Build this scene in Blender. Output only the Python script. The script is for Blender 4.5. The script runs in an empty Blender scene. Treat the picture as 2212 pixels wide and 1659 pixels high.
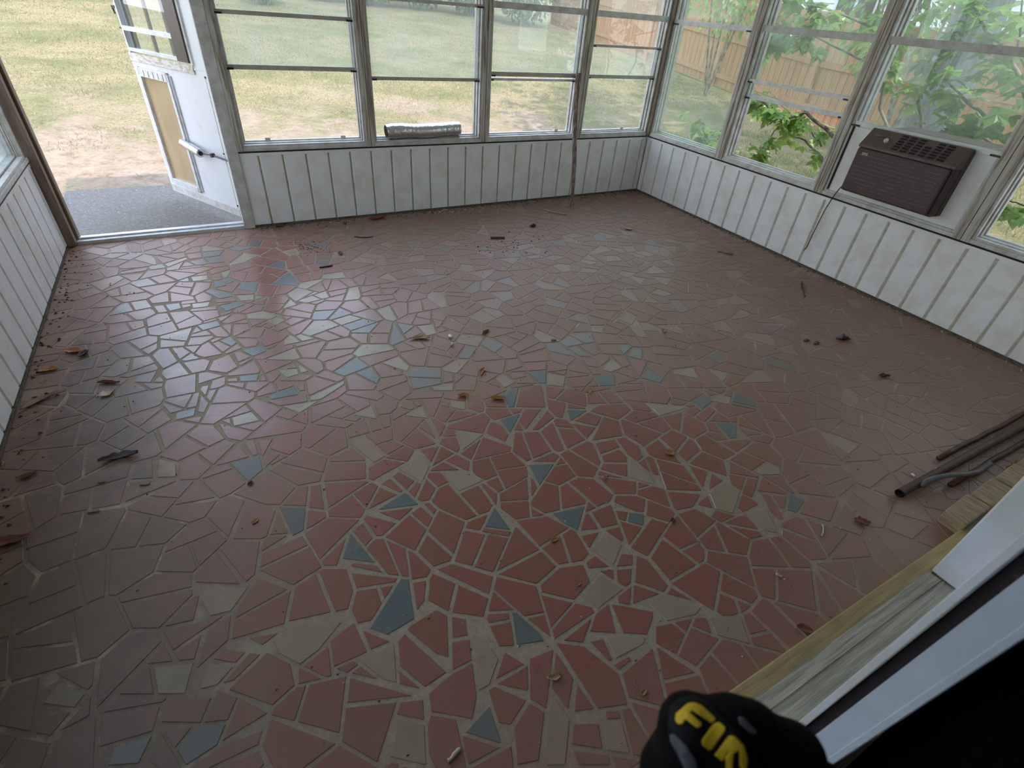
import bpy, bmesh, math, random
import numpy as np
from mathutils import Vector, Matrix
from mathutils.bvhtree import BVHTree

scene = bpy.context.scene
COL = scene.collection
# ---------------------------------------------------------------- camera
RW = np.array([[0.8768100856, -0.4754944988, 0.0714776559],
               [-0.2354335222, -0.5541596019, -0.7984223145],
               [0.4192554476, 0.6832365017, -0.5978400726]])
CAM = np.array([-3.69473851, -3.97580696, 1.4105194])
FPX = 1097.79
cd = bpy.data.cameras.new('camera'); cam = bpy.data.objects.new('camera', cd); COL.objects.link(cam)
mw = Matrix.Identity(4)
for i in range(3):
    mw[i][0] = RW[0][i]; mw[i][1] = -RW[1][i]; mw[i][2] = -RW[2][i]; mw[i][3] = CAM[i]
cam.matrix_world = mw
cd.sensor_fit = 'HORIZONTAL'; cd.sensor_width = 36; cd.lens = 36 * FPX / 2212
cd.clip_start = 0.02; cd.clip_end = 200
cd.dof.use_dof = True; cd.dof.focus_distance = 3.4; cd.dof.aperture_fstop = 6.0
scene.camera = cam
# ---------------------------------------------------------------- light
SKY = 3.45
w = bpy.data.worlds.new('sky'); scene.world = w; w.use_nodes = True
nt = w.node_tree; bg = nt.nodes['Background']
tc = nt.nodes.new('ShaderNodeTexCoord'); sp = nt.nodes.new('ShaderNodeSeparateXYZ'); cr = nt.nodes.new('ShaderNodeValToRGB')
nt.links.new(tc.outputs['Generated'], sp.inputs[0]); nt.links.new(sp.outputs[2], cr.inputs[0]); nt.links.new(cr.outputs[0], bg.inputs[0])
cr.color_ramp.elements[0].position = 0.0; cr.color_ramp.elements[0].color = (0.90, 0.94, 1.0, 1)
cr.color_ramp.elements[1].position = 0.9; cr.color_ramp.elements[1].color = (0.53, 0.69, 1.0, 1)
bg.inputs[1].default_value = SKY
sl = bpy.data.lights.new('sun', 'SUN'); so = bpy.data.objects.new('sun', sl); COL.objects.link(so)
sl.energy = 3.4; sl.angle = 0.012; sl.color = (1.0, 0.93, 0.80)
so.rotation_euler = Vector((0.0, math.cos(math.radians(57)), -math.sin(math.radians(57)))).to_track_quat('-Z', 'Y').to_euler()
so.location = (-2, -8, 12)
vs = scene.view_settings
vs.view_transform = 'Standard'; vs.look = 'None'; vs.gamma = 1; vs.use_curve_mapping = False; vs.exposure = 0.12
scene.cycles.max_bounces = 8; scene.cycles.diffuse_bounces = 4; scene.cycles.transparent_max_bounces = 24

# ---------------------------------------------------------------- helpers
def ray(px, py): return RW.T @ np.array([(px - 1106) / FPX, (py - 829.5) / FPX, 1.0])
def at(px, py, ax, v):
    r = ray(px, py); i = 'xyz'.index(ax); return Vector(CAM + (v - CAM[i]) / r[i] * r)
def fl(px, py, z=0.0): return at(px, py, 'z', z)
def cpt(px, py, d):                     # point at depth d from the lens
    return Vector(CAM + d * ray(px, py))
def terrain(x, y): 
    t = max(0.0, y - 1.2)
    return -0.10 + 0.1 * t * t / (t + 1.0) + 0.012 * math.sin(x * 1.3 + y * .7) * min(1, max(0, y - 2) * .3)
def ground(px, py):
    r = ray(px, py); r = r / np.linalg.norm(r); p = CAM.copy(); s = 1.0
    while s < 80:
        p = CAM + r * s
        if p[2] < terrain(p[0], p[1]): break
        s += 0.03
    return Vector(p)

class MB:
    def __init__(s): s.v = []; s.f = []; s.m = []
    def add(s, vs, fs, mi=0):
        n = len(s.v); s.v += [tuple(v) for v in vs]; s.f += [tuple(n + i for i in f) for f in fs]; s.m += [mi] * len(fs)
    def box(s, x0, x1, y0, y1, z0, z1, mi=0):
        s.add([(x0, y0, z0), (x1, y0, z0), (x1, y1, z0), (x0, y1, z0), (x0, y0, z1), (x1, y0, z1), (x1, y1, z1), (x0, y1, z1)],
              [(0, 3, 2, 1), (4, 5, 6, 7), (0, 1, 5, 4), (1, 2, 6, 5), (2, 3, 7, 6), (3, 0, 4, 7)], mi)
    def obox(s, c, ax, ay, az, mi=0):    # oriented box: centre, half axis vectors
        c = Vector(c); P = []
        for k in (-1, 1):
            for a, b in ((-1, -1), (1, -1), (1, 1), (-1, 1)): P.append(c + ax * a + ay * b + az * k)
        s.add(P, [(0, 3, 2, 1), (4, 5, 6, 7), (0, 1, 5, 4), (1, 2, 6, 5), (2, 3, 7, 6), (3, 0, 4, 7)], mi)
    def tube(s, pts, rad, n=8, cap=True, mi=0):
        pts = [Vector(p) for p in pts]; 
        if not hasattr(rad, '__len__'): rad = [rad] * len(pts)
        base = len(s.v); up = None
        for i, p in enumerate(pts):
            d = (pts[min(i + 1, len(pts) - 1)] - pts[max(i - 1, 0)]).normalized()
            if up is None:
                up = d.orthogonal().normalized()
            up = (up - d * up.dot(d)).normalized(); q = d.cross(up)
            for k in range(n):
                a = 2 * math.pi * k / n; s.v.append(tuple(p + (up * math.cos(a) + q * math.sin(a)) * rad[i]))
        for i in range(len(pts) - 1):
            for k in range(n):
                a = base + i * n + k; b = base + i * n + (k + 1) % n
                s.f.append((a, b, b + n, a + n)); s.m.append(mi)
        if cap:
            s.f.append(tuple(base + k for k in range(n))[::-1]); s.m.append(mi)
            s.f.append(tuple(base + (len(pts) - 1) * n + k for k in range(n))); s.m.append(mi)
    def build(s, name, mats, parent=None, smooth=False, origin=None, bevel=0):
        me = bpy.data.meshes.new(name)
        V = s.v
        if origin is not None:
            o = Vector(origin); V = [(a - o.x, b - o.y, c - o.z) for a, b, c in V]
        me.from_pydata(V, [], s.f); me.update()
        if not isinstance(mats, (list, tuple)): mats = [mats]
        for m in mats: me.materials.append(m)
        for p, mi in zip(me.polygons, s.m): p.material_index = mi; p.use_smooth = smooth
        ob = bpy.data.objects.new(name, me); COL.objects.link(ob)
        if origin is not None: ob.location = origin
        if parent is not None:
            ob.parent = parent
            if origin is None: ob.matrix_parent_inverse = parent.matrix_world.inverted() if parent.type != 'EMPTY' else Matrix.Translation(-parent.location)
        if bevel:
            bv = ob.modifiers.new('bevel', 'BEVEL'); bv.width = bevel; bv.segments = 2; bv.limit_method = 'ANGLE'
        return ob
def tag(o, label=None, cat=None, group=None, kind=None):
    if label: o['label'] = label
    if cat: o['category'] = cat
    if group: o['group'] = group
    if kind: o['kind'] = kind
    return o
def empty(name, loc, label=None, cat=None, group=None, kind=None):
    o = bpy.data.objects.new(name, None); COL.objects.link(o); o.location = loc; o.empty_display_size = .05
    return tag(o, label, cat, group, kind)
def struct(o, label=None, cat=None): return tag(o, label, cat, kind='structure')
def part(mb, name, mat, parent, label=None, **k):
    o = mb.build(name, mat, None, **k)
    o.parent = parent
    o.matrix_parent_inverse = Matrix.Translation(-WORLD(parent))
    if label: o['label'] = label
    return o
def WORLD(o):
    v = Vector(o.location)
    return v

# ---------------------------------------------------------------- materials
def nodes(name):
    m = bpy.data.materials.new(name); m.use_nodes = True
    return m, m.node_tree, m.node_tree.nodes['Principled BSDF']
def N(nt, t, **k):
    n = nt.nodes.new(t)
    for a, b in k.items():
        if a in n.inputs.keys(): n.inputs[a].default_value = b
        else: setattr(n, a, b)
    return n
def noise(nt, scale, detail=4, rough=.55, vec=None, stretch=None):
    t = N(nt, 'ShaderNodeTexCoord'); out = t.outputs['Object']
    if stretch:
        mp = N(nt, 'ShaderNodeMapping'); mp.inputs['Scale'].default_value = stretch
        nt.links.new(out, mp.inputs[0]); out = mp.outputs[0]
    n = N(nt, 'ShaderNodeTexNoise'); n.inputs['Scale'].default_value = scale; n.inputs['Detail'].default_value = detail; n.inputs['Roughness'].default_value = rough
    nt.links.new(out, n.inputs['Vector']); return n.outputs['Fac']
def ramp(nt, fac, stops):
    r = N(nt, 'ShaderNodeValToRGB'); e = r.color_ramp.elements
    while len(e) < len(stops): e.new(.5)
    for x, (p, c) in zip(e, stops): x.position = p; x.color = (*c, 1) if len(c) == 3 else c
    nt.links.new(fac, r.inputs[0]); return r.outputs[0]
def mix(nt, fac, a, b, mode='MIX'):
    m = N(nt, 'ShaderNodeMix', data_type='RGBA', blend_type=mode)
    for i, x in ((0, fac), (6, a), (7, b)):
        if hasattr(x, 'links') or hasattr(x, 'is_linked'): nt.links.new(x, m.inputs[i])
        elif i == 0: m.inputs[0].default_value = x
        else: m.inputs[i].default_value = (*x, 1)
    return m.outputs[2]
def bumpn(nt, h, strength=.3, dist=.01):
    b = N(nt, 'ShaderNodeBump'); b.inputs['Strength'].default_value = strength; b.inputs['Distance'].default_value = dist
    nt.links.new(h, b.inputs['Height']); return b.outputs[0]
def simple(name, c1, c2=None, scale=30, rough=.6, bump=.0, metal=0, stretch=None, lo=.35, hi=.65, spec=.5):
    m, nt, b = nodes(name)
    if c2 is None: c2 = tuple(x * .8 for x in c1)
    f = noise(nt, scale, stretch=stretch)
    nt.links.new(ramp(nt, f, [(lo, c1), (hi, c2)]), b.inputs['Base Color'])
    b.inputs['Roughness'].default_value = rough; b.inputs['Metallic'].default_value = metal
    b.inputs['Specular IOR Level'].default_value = spec
    if bump: nt.links.new(bumpn(nt, f, bump), b.inputs['Normal'])
    return m
M = {}
def white_paint(name, base, dirt, d1=.62, d2=.85, rough=.45, sc=6):
    m, nt, b = nodes(name)
    f = noise(nt, sc, 6, .65); f2 = noise(nt, 90, 3, .6); 
    c = mix(nt, ramp(nt, f, [(d1 - .17, (0, 0, 0)), (d2, (1, 1, 1))]), base, dirt)
    c = mix(nt, ramp(nt, f2, [(.66, (0, 0, 0)), (.76, (.6, .6, .6))]), c, tuple(x * .45 for x in dirt))
    nt.links.new(c, b.inputs['Base Color']); b.inputs['Roughness'].default_value = rough
    nt.links.new(bumpn(nt, noise(nt, 25, 4, .6, stretch=(1, 1, .12)), .15, .004), b.inputs['Normal'])
    return m
M['panel'] = white_paint('white panel paint', (.86, .855, .85), (.68, .62, .52))
M['groove'] = simple('dirty groove', (.68, .61, .49), (.48, .41, .31), 40, .8)
M['frame'] = white_paint('aluminium window frame paint', (.64, .63, .61), (.36, .31, .24), .56, .80, .4, 14)
M['post'] = simple('stained post paint', (.56, .52, .46), (.24, .18, .12), 9, .6, .2, stretch=(6, 6, .5), lo=.42, hi=.66)
M['jambwood'] = simple('brown door jamb', (.30, .24, .18), (.20, .13, .085), 8, .6, .2, stretch=(4, 4, .5))
M['alu'] = simple('dull aluminium bar', (.50, .46, .41), (.40, .36, .31), 20, .4)
M['alub'] = simple('bright aluminium sash', (.74, .74, .75), (.58, .57, .56), 20, .35, 0, .15)
M['black'] = simple('black plastic latch', (.012, .012, .014), None, 30, .4)
M['dark'] = simple('dark gap', (.03, .026, .022), None, 30, .9)
M['ceil'] = simple('white ceiling board', (.80, .79, .76), None, 5, .7)
M['doorwhite'] = white_paint('white door skin', (.72, .74, .76), (.50, .46, .40), .70, .95, .35, 7)
M['bronze'] = simple('dark bronze channel', (.09, .075, .065), None, 30, .35, 0, .5)
M['peel'] = simple('peeling paint timber', (.66, .64, .61), (.50, .40, .28), 22, .7, .5, stretch=(1, 1, 3), lo=.45, hi=.6)
M['chrome'] = simple('closer cylinder metal', (.62, .62, .62), (.5, .5, .5), 20, .25, 0, .8)
M['acbrown'] = simple('brown painted steel', (.082, .048, .042), (.062, .036, .031), 14, .5)
M['acstripe'] = simple('worn light brown line', (.20, .14, .12), (.08, .048, .042), 40, .5, lo=.5, hi=.56)
M['acgrey'] = simple('brown grey plastic', (.135, .092, .082), (.105, .072, .064), 12, .45)
M['badge'] = simple('tarnished badge', (.42, .38, .24), (.2, .17, .1), 80, .3, 0, .3)
M['cord'] = simple('red brown cord', (.09, .035, .02), (.16, .09, .05), 30, .6)
M['yellowwood'] = simple('yellow stained timber', (.42, .31, .14), (.30, .22, .11), 12, .7, .3, stretch=(.6, 6, 6))
M['greywood'] = simple('weathered grey timber', (.45, .42, .34), (.31, .29, .23), 10, .75, .5, stretch=(.5, 9, 9), lo=.4, hi=.6)
M['brick'] = simple('ridged tan brick', (.40, .29, .18), (.23, .165, .10), 30, .85, .8, stretch=(3, .6, 3))
M['mortar'] = simple('mortar', (.20, .17, .12), (.14, .12, .09), 50, .95, .5)
M['vinyl'] = simple('white vinyl', (.60, .67, .78), (.54, .61, .72), 12, .35)
M['jambwhite'] = simple('white jamb board', (.70, .74, .83), (.62, .62, .60), 7, .4)
M['seal'] = simple('dark pile seal', (.025, .016, .018), (.10, .08, .075), 30, .9, .4, lo=.6, hi=.72)
M['room'] = simple('dark interior wall', (.05, .04, .035), None, 4, .9)
M['roomfloor'] = simple('interior floor in shade black', (.022, .012, .012), None, 40, 1, spec=0.05)  # near-black base puts the darkness of the unlit room into the colour
M['roof'] = simple('grey shingle roof', (.16, .15, .14), None, 12, .9)
M['iron'] = simple('rusty dark iron', (.050, .030, .022), (.10, .045, .02), 30, .55, .4, .3)
M['greypipe'] = simple('grey plastic tubing', (.13, .13, .13), (.08, .08, .08), 20, .5)
M['bark'] = simple('peeling stick bark', (.16, .10, .075), (.36, .30, .26), 22, .8, .6, stretch=(3, 3, .5), lo=.48, hi=.62)
M['branch'] = simple('shrub branch bark', (.10, .075, .055), (.30, .26, .21), 14, .8, .4)
M['trunk'] = simple('grey tree bark', (.20, .20, .20), (.11, .10, .09), 9, .9, 1.0, stretch=(3, 3, .5))
M['siding'] = simple('white house siding', (.78, .79, .80), None, 3, .6)
M['fence'] = simple('cedar fence board', (.50, .30, .17), (.40, .22, .12), 5, .8, .2, stretch=(4, 4, .4))
M['pebble'] = simple('pale crumb', (.62, .58, .52), (.35, .28, .22), 60, .7)
M['crumb'] = simple('dark crumb', (.07, .045, .03), (.14, .09, .06), 60, .9)
M['pill'] = simple('white pill', (.8, .82, .85), None, 20, .4)
M['grout_edge'] = simple('grime line', (.08, .062, .045), (.16, .13, .10), 50, .95, .5)
# galvanised duct: shiny crinkled foil
m, nt, b = nodes('crinkled foil'); M['foil'] = m
b.inputs['Metallic'].default_value = .95; b.inputs['Roughness'].default_value = .22; b.inputs['Base Color'].default_value = (.78, .79, .82, 1)
nt.links.new(bumpn(nt, noise(nt, 34, 4, .6), .8, .006), b.inputs['Normal'])
# flap: tan translucent vinyl with rub marks
m, nt, b = nodes('amber vinyl flap'); M['flap'] = m
f = noise(nt, 5, 2, .5, stretch=(1, 1, .5))
nt.links.new(ramp(nt, f, [(.35, (.34, .24, .12)), (.65, (.44, .33, .19))]), b.inputs['Base Color']); b.inputs['Roughness'].default_value = .28
# leaves
def leafmat(name, c1, c2, trans=.45):
    m = bpy.data.materials.new(name); m.use_nodes = True; nt = m.node_tree
    nt.nodes.remove(nt.nodes['Principled BSDF']); out = nt.nodes['Material Output']
    f = noise(nt, 3, 3); c = ramp(nt, f, [(.35, c1), (.65, c2)])
    d = N(nt, 'ShaderNodeBsdfDiffuse'); t = N(nt, 'ShaderNodeBsdfTranslucent'); g = N(nt, 'ShaderNodeBsdfGlossy'); g.inputs['Roughness'].default_value = .35
    nt.links.new(c, d.inputs[0]); nt.links.new(c, t.inputs[0])
    a = N(nt, 'ShaderNodeMixShader'); a.inputs[0].default_value = trans; nt.links.new(d.outputs[0], a.inputs[1]); nt.links.new(t.outputs[0], a.inputs[2])
    b = N(nt, 'ShaderNodeMixShader'); b.inputs[0].default_value = .06; nt.links.new(a.outputs[0], b.inputs[1]); nt.links.new(g.outputs[0], b.inputs[2])
    nt.links.new(b.outputs[0], out.inputs[0]); return m
M['leafA'] = leafmat('fig leaf green', (.17, .31, .06), (.34, .48, .13))
M['leafB'] = leafmat('deep hedge green', (.07, .13, .04), (.14, .22, .07), .3)
M['grass'] = leafmat('dry lawn grass', (.25, .22, .10), (.42, .34, .19), .35)
M['drytan'] = leafmat('dry tan leaf', (.48, .30, .16), (.36, .20, .10), .2)
M['dryorange'] = leafmat('dry orange leaf', (.55, .26, .07), (.38, .16, .05), .2)
M['dryred'] = leafmat('dry red brown leaf', (.26, .085, .045), (.17, .06, .035), .15)
M['drydark'] = leafmat('dark brown leaf', (.06, .03, .02), (.03, .018, .015), .1)
M['drypale'] = leafmat('pale dry scrap', (.60, .50, .38), (.42, .33, .24), .15)
# glass: thin pane with a film of dirt
def glass(name, film, tint, lo=.3, hi=.75):
    m = bpy.data.materials.new(name); m.use_nodes = True; nt = m.node_tree
    nt.nodes.remove(nt.nodes['Principled BSDF']); out = nt.nodes['Material Output']
    t = N(nt, 'ShaderNodeBsdfTransparent'); t.inputs[0].default_value = (*tint, 1)
    g = N(nt, 'ShaderNodeBsdfGlossy'); g.inputs['Roughness'].default_value = .01
    fr = N(nt, 'ShaderNodeFresnel'); fr.inputs[0].default_value = 1.45
    mm = N(nt, 'ShaderNodeMath', operation='MULTIPLY'); nt.links.new(fr.outputs[0], mm.inputs[0]); mm.inputs[1].default_value = 2.0
    ge = N(nt, 'ShaderNodeNewGeometry'); iv = N(nt, 'ShaderNodeMath', operation='SUBTRACT'); iv.inputs[0].default_value = 1; nt.links.new(ge.outputs['Backfacing'], iv.inputs[1])
    m3 = N(nt, 'ShaderNodeMath', operation='MULTIPLY'); m3.use_clamp = True; nt.links.new(mm.outputs[0], m3.inputs[0]); nt.links.new(iv.outputs[0], m3.inputs[1]); mm = m3
    a = N(nt, 'ShaderNodeMixShader'); nt.links.new(mm.outputs[0], a.inputs[0]); nt.links.new(t.outputs[0], a.inputs[1]); nt.links.new(g.outputs[0], a.inputs[2])
    tr = N(nt, 'ShaderNodeBsdfTranslucent'); tr.inputs[0].default_value = (.74, .78, .74, 1)
    df = N(nt, 'ShaderNodeBsdfDiffuse'); df.inputs[0].default_value = (.70, .78, .74, 1)
    q = N(nt, 'ShaderNodeMixShader'); q.inputs[0].default_value = .45; nt.links.new(tr.outputs[0], q.inputs[1]); nt.links.new(df.outputs[0], q.inputs[2])
    f = noise(nt, 2.2, 4, .6); f = ramp(nt, f, [(lo, (film * .55,) * 3), (hi, (film * 1.5,) * 3)])
    b = N(nt, 'ShaderNodeMixShader'); nt.links.new(f, b.inputs[0]); nt.links.new(a.outputs[0], b.inputs[1]); nt.links.new(q.outputs[0], b.inputs[2])
    nt.links.new(b.outputs[0], out.inputs[0]); return m
M['glass'] = glass('dusty window glass', .17, (.93, .97, .94))
M['glassR'] = glass('dusty greenish glass', .13, (.92, .97, .93))
M['glassclean'] = glass('clearer glass', .06, (.95, .97, .95))
M['wraps'] = simple('clear tape', (.6, .58, .5), None, 20, .4)

# ground: dirt near the step, dry lawn further out
m, nt, b = nodes('lawn and bare dirt'); M['ground'] = m
tcn = N(nt, 'ShaderNodeTexCoord'); sx = N(nt, 'ShaderNodeSeparateXYZ'); nt.links.new(tcn.outputs['Object'], sx.inputs[0])
f1 = noise(nt, 1.1, 7, .72); f2 = noise(nt, 9, 5, .75); f3 = noise(nt, 38, 4, .75)
mr = N(nt, 'ShaderNodeMapRange'); nt.links.new(sx.outputs[1], mr.inputs[0])
for i, v in zip((1, 2, 3, 4), (1.2, 6.5, -.16, .22)): mr.inputs[i].default_value = v
mrx = N(nt, 'ShaderNodeMapRange'); nt.links.new(sx.outputs[0], mrx.inputs[0])
for i, v in zip((1, 2, 3, 4), (-.4, 1.6, -.2, .10)): mrx.inputs[i].default_value = v
mxx = N(nt, 'ShaderNodeMath', operation='MAXIMUM'); nt.links.new(mr.outputs[0], mxx.inputs[0]); nt.links.new(mrx.outputs[0], mxx.inputs[1]); mr = mxx
ad = N(nt, 'ShaderNodeMath', operation='ADD'); nt.links.new(f1, ad.inputs[0]); nt.links.new(mr.outputs[0], ad.inputs[1])
ad2 = N(nt, 'ShaderNodeMath', operation='MULTIPLY_ADD'); nt.links.new(f2, ad2.inputs[0]); ad2.inputs[1].default_value = .5; nt.links.new(ad.outputs[0], ad2.inputs[2])
grassf = ramp(nt, ad2.outputs[0], [(.68, (0, 0, 0)), (.80, (1, 1, 1))])
dirt = ramp(nt, f2, [(.32, (.22, .155, .10)), (.5, (.33, .25, .18)), (.7, (.41, .325, .245))])
lawn = mix(nt, ramp(nt, noise(nt, .8, 6, .7, stretch=(1, 1.3, 1)), [(.42, (0, 0, 0)), (.60, (1, 1, 1))]), (.34, .265, .155), (.18, .18, .085))
lawn = mix(nt, ramp(nt, f3, [(.46, (0, 0, 0)), (.60, (1, 1, 1))]), lawn, (.16, .145, .075))
nt.links.new(mix(nt, grassf, dirt, lawn), b.inputs['Base Color']); b.inputs['Roughness'].default_value = 1; b.inputs['Specular IOR Level'].default_value = .05
nt.links.new(bumpn(nt, f3, .5, .02), b.inputs['Normal'])
# concrete
m, nt, b = nodes('pebbly concrete'); M['concrete'] = m
f = noise(nt, 48, 5, .8); f2 = noise(nt, 4, 5, .7)
c = mix(nt, ramp(nt, f, [(.35, (0, 0, 0)), (.65, (1, 1, 1))]), (.12, .11, .095), (.24, .22, .19))
c = mix(nt, ramp(nt, noise(nt, 62, 2), [(.68, (0, 0, 0)), (.71, (1, 1, 1))]), c, (.60, .58, .54))
c = mix(nt, ramp(nt, f2, [(.4, (0, 0, 0)), (.7, (.5, .5, .5))]), c, (.17, .15, .115))
nt.links.new(c, b.inputs['Base Color']); b.inputs['Roughness'].default_value = .9; nt.links.new(bumpn(nt, f, .5, .01), b.inputs['Normal'])

# floor tile + grout with grime near walls and in the dull left corner
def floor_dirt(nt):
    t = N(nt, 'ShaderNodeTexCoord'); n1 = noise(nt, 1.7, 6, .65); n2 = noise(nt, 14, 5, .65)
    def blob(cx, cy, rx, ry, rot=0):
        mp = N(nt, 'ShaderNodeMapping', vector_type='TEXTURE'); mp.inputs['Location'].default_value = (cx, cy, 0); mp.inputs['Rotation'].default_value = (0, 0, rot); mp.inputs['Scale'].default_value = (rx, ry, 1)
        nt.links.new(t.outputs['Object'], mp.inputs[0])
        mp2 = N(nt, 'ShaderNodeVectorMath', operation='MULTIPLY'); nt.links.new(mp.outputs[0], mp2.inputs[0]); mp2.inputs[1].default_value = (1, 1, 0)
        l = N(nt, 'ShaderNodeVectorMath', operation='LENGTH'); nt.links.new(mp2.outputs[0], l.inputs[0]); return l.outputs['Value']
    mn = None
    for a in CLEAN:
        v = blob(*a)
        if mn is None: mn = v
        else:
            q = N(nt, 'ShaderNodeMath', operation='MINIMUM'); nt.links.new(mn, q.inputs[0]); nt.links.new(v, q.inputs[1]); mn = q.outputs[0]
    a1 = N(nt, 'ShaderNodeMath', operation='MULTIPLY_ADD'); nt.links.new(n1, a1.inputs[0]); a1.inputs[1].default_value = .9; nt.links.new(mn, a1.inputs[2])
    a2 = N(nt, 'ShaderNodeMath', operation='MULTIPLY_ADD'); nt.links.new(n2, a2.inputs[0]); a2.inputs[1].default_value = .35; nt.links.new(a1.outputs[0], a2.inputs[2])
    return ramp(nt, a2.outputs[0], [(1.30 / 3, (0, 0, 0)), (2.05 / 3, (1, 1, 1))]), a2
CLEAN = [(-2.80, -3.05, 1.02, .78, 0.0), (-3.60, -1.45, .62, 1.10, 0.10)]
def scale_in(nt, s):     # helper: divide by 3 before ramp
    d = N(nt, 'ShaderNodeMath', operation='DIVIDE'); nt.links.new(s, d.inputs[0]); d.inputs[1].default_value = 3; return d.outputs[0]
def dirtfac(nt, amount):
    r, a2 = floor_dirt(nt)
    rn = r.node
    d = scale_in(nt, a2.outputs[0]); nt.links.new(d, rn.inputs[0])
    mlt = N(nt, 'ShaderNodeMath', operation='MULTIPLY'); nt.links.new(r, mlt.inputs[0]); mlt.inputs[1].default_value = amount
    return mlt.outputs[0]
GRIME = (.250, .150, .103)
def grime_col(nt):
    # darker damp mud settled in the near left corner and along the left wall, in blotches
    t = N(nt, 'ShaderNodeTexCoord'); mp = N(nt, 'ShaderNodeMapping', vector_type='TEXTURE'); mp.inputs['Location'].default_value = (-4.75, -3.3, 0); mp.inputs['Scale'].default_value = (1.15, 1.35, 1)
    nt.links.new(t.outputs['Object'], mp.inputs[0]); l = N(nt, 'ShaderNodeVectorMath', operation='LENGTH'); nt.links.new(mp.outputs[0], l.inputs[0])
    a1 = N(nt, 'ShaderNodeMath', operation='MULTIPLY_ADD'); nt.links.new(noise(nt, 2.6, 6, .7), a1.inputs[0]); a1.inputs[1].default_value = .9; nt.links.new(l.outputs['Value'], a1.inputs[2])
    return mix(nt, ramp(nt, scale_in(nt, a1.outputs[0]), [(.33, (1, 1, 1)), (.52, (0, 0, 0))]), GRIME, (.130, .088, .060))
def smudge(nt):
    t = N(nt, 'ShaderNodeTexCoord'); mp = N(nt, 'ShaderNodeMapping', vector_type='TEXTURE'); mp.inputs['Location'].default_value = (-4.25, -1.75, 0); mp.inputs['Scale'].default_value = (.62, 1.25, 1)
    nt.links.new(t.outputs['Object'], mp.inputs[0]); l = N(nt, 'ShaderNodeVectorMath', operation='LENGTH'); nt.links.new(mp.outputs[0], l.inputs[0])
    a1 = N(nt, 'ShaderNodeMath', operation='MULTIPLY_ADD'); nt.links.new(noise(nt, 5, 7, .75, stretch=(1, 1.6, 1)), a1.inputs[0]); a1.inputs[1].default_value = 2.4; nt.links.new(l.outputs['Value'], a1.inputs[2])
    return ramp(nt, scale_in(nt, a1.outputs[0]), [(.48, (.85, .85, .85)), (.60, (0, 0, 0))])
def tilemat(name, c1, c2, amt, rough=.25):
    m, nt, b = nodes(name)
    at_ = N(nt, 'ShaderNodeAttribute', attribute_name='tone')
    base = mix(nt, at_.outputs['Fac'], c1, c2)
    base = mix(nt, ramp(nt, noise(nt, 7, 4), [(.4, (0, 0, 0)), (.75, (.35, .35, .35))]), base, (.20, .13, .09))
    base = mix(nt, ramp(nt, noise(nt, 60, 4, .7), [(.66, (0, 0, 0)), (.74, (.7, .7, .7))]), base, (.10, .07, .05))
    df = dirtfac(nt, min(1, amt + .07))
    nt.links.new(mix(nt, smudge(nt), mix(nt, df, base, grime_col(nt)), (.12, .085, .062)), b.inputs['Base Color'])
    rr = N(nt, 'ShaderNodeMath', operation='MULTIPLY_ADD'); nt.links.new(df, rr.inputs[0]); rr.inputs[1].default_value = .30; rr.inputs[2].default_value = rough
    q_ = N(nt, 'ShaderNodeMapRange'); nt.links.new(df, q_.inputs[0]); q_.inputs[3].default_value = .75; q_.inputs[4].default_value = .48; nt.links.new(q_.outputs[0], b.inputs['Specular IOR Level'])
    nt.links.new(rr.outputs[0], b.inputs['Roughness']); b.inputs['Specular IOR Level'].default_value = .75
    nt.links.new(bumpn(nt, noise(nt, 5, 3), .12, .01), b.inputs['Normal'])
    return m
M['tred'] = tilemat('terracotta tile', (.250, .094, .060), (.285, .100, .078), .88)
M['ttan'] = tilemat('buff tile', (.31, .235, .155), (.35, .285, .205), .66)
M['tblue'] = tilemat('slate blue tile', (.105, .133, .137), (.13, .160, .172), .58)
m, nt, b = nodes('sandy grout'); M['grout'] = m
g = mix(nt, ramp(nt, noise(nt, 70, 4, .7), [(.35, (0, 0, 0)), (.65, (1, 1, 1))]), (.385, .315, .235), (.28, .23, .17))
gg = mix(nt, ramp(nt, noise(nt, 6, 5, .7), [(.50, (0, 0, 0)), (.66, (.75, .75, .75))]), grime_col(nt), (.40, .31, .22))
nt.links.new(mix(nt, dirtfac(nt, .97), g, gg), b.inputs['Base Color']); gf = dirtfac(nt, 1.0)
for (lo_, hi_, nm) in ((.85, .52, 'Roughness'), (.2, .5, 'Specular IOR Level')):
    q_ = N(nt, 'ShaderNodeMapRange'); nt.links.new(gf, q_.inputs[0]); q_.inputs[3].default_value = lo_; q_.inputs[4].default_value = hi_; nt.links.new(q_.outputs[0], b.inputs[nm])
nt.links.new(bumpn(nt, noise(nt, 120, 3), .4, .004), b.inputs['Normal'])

# ================================================================ STRUCTURE
XL = -4.59; YH = -3.80
RAILZ = .50
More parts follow.
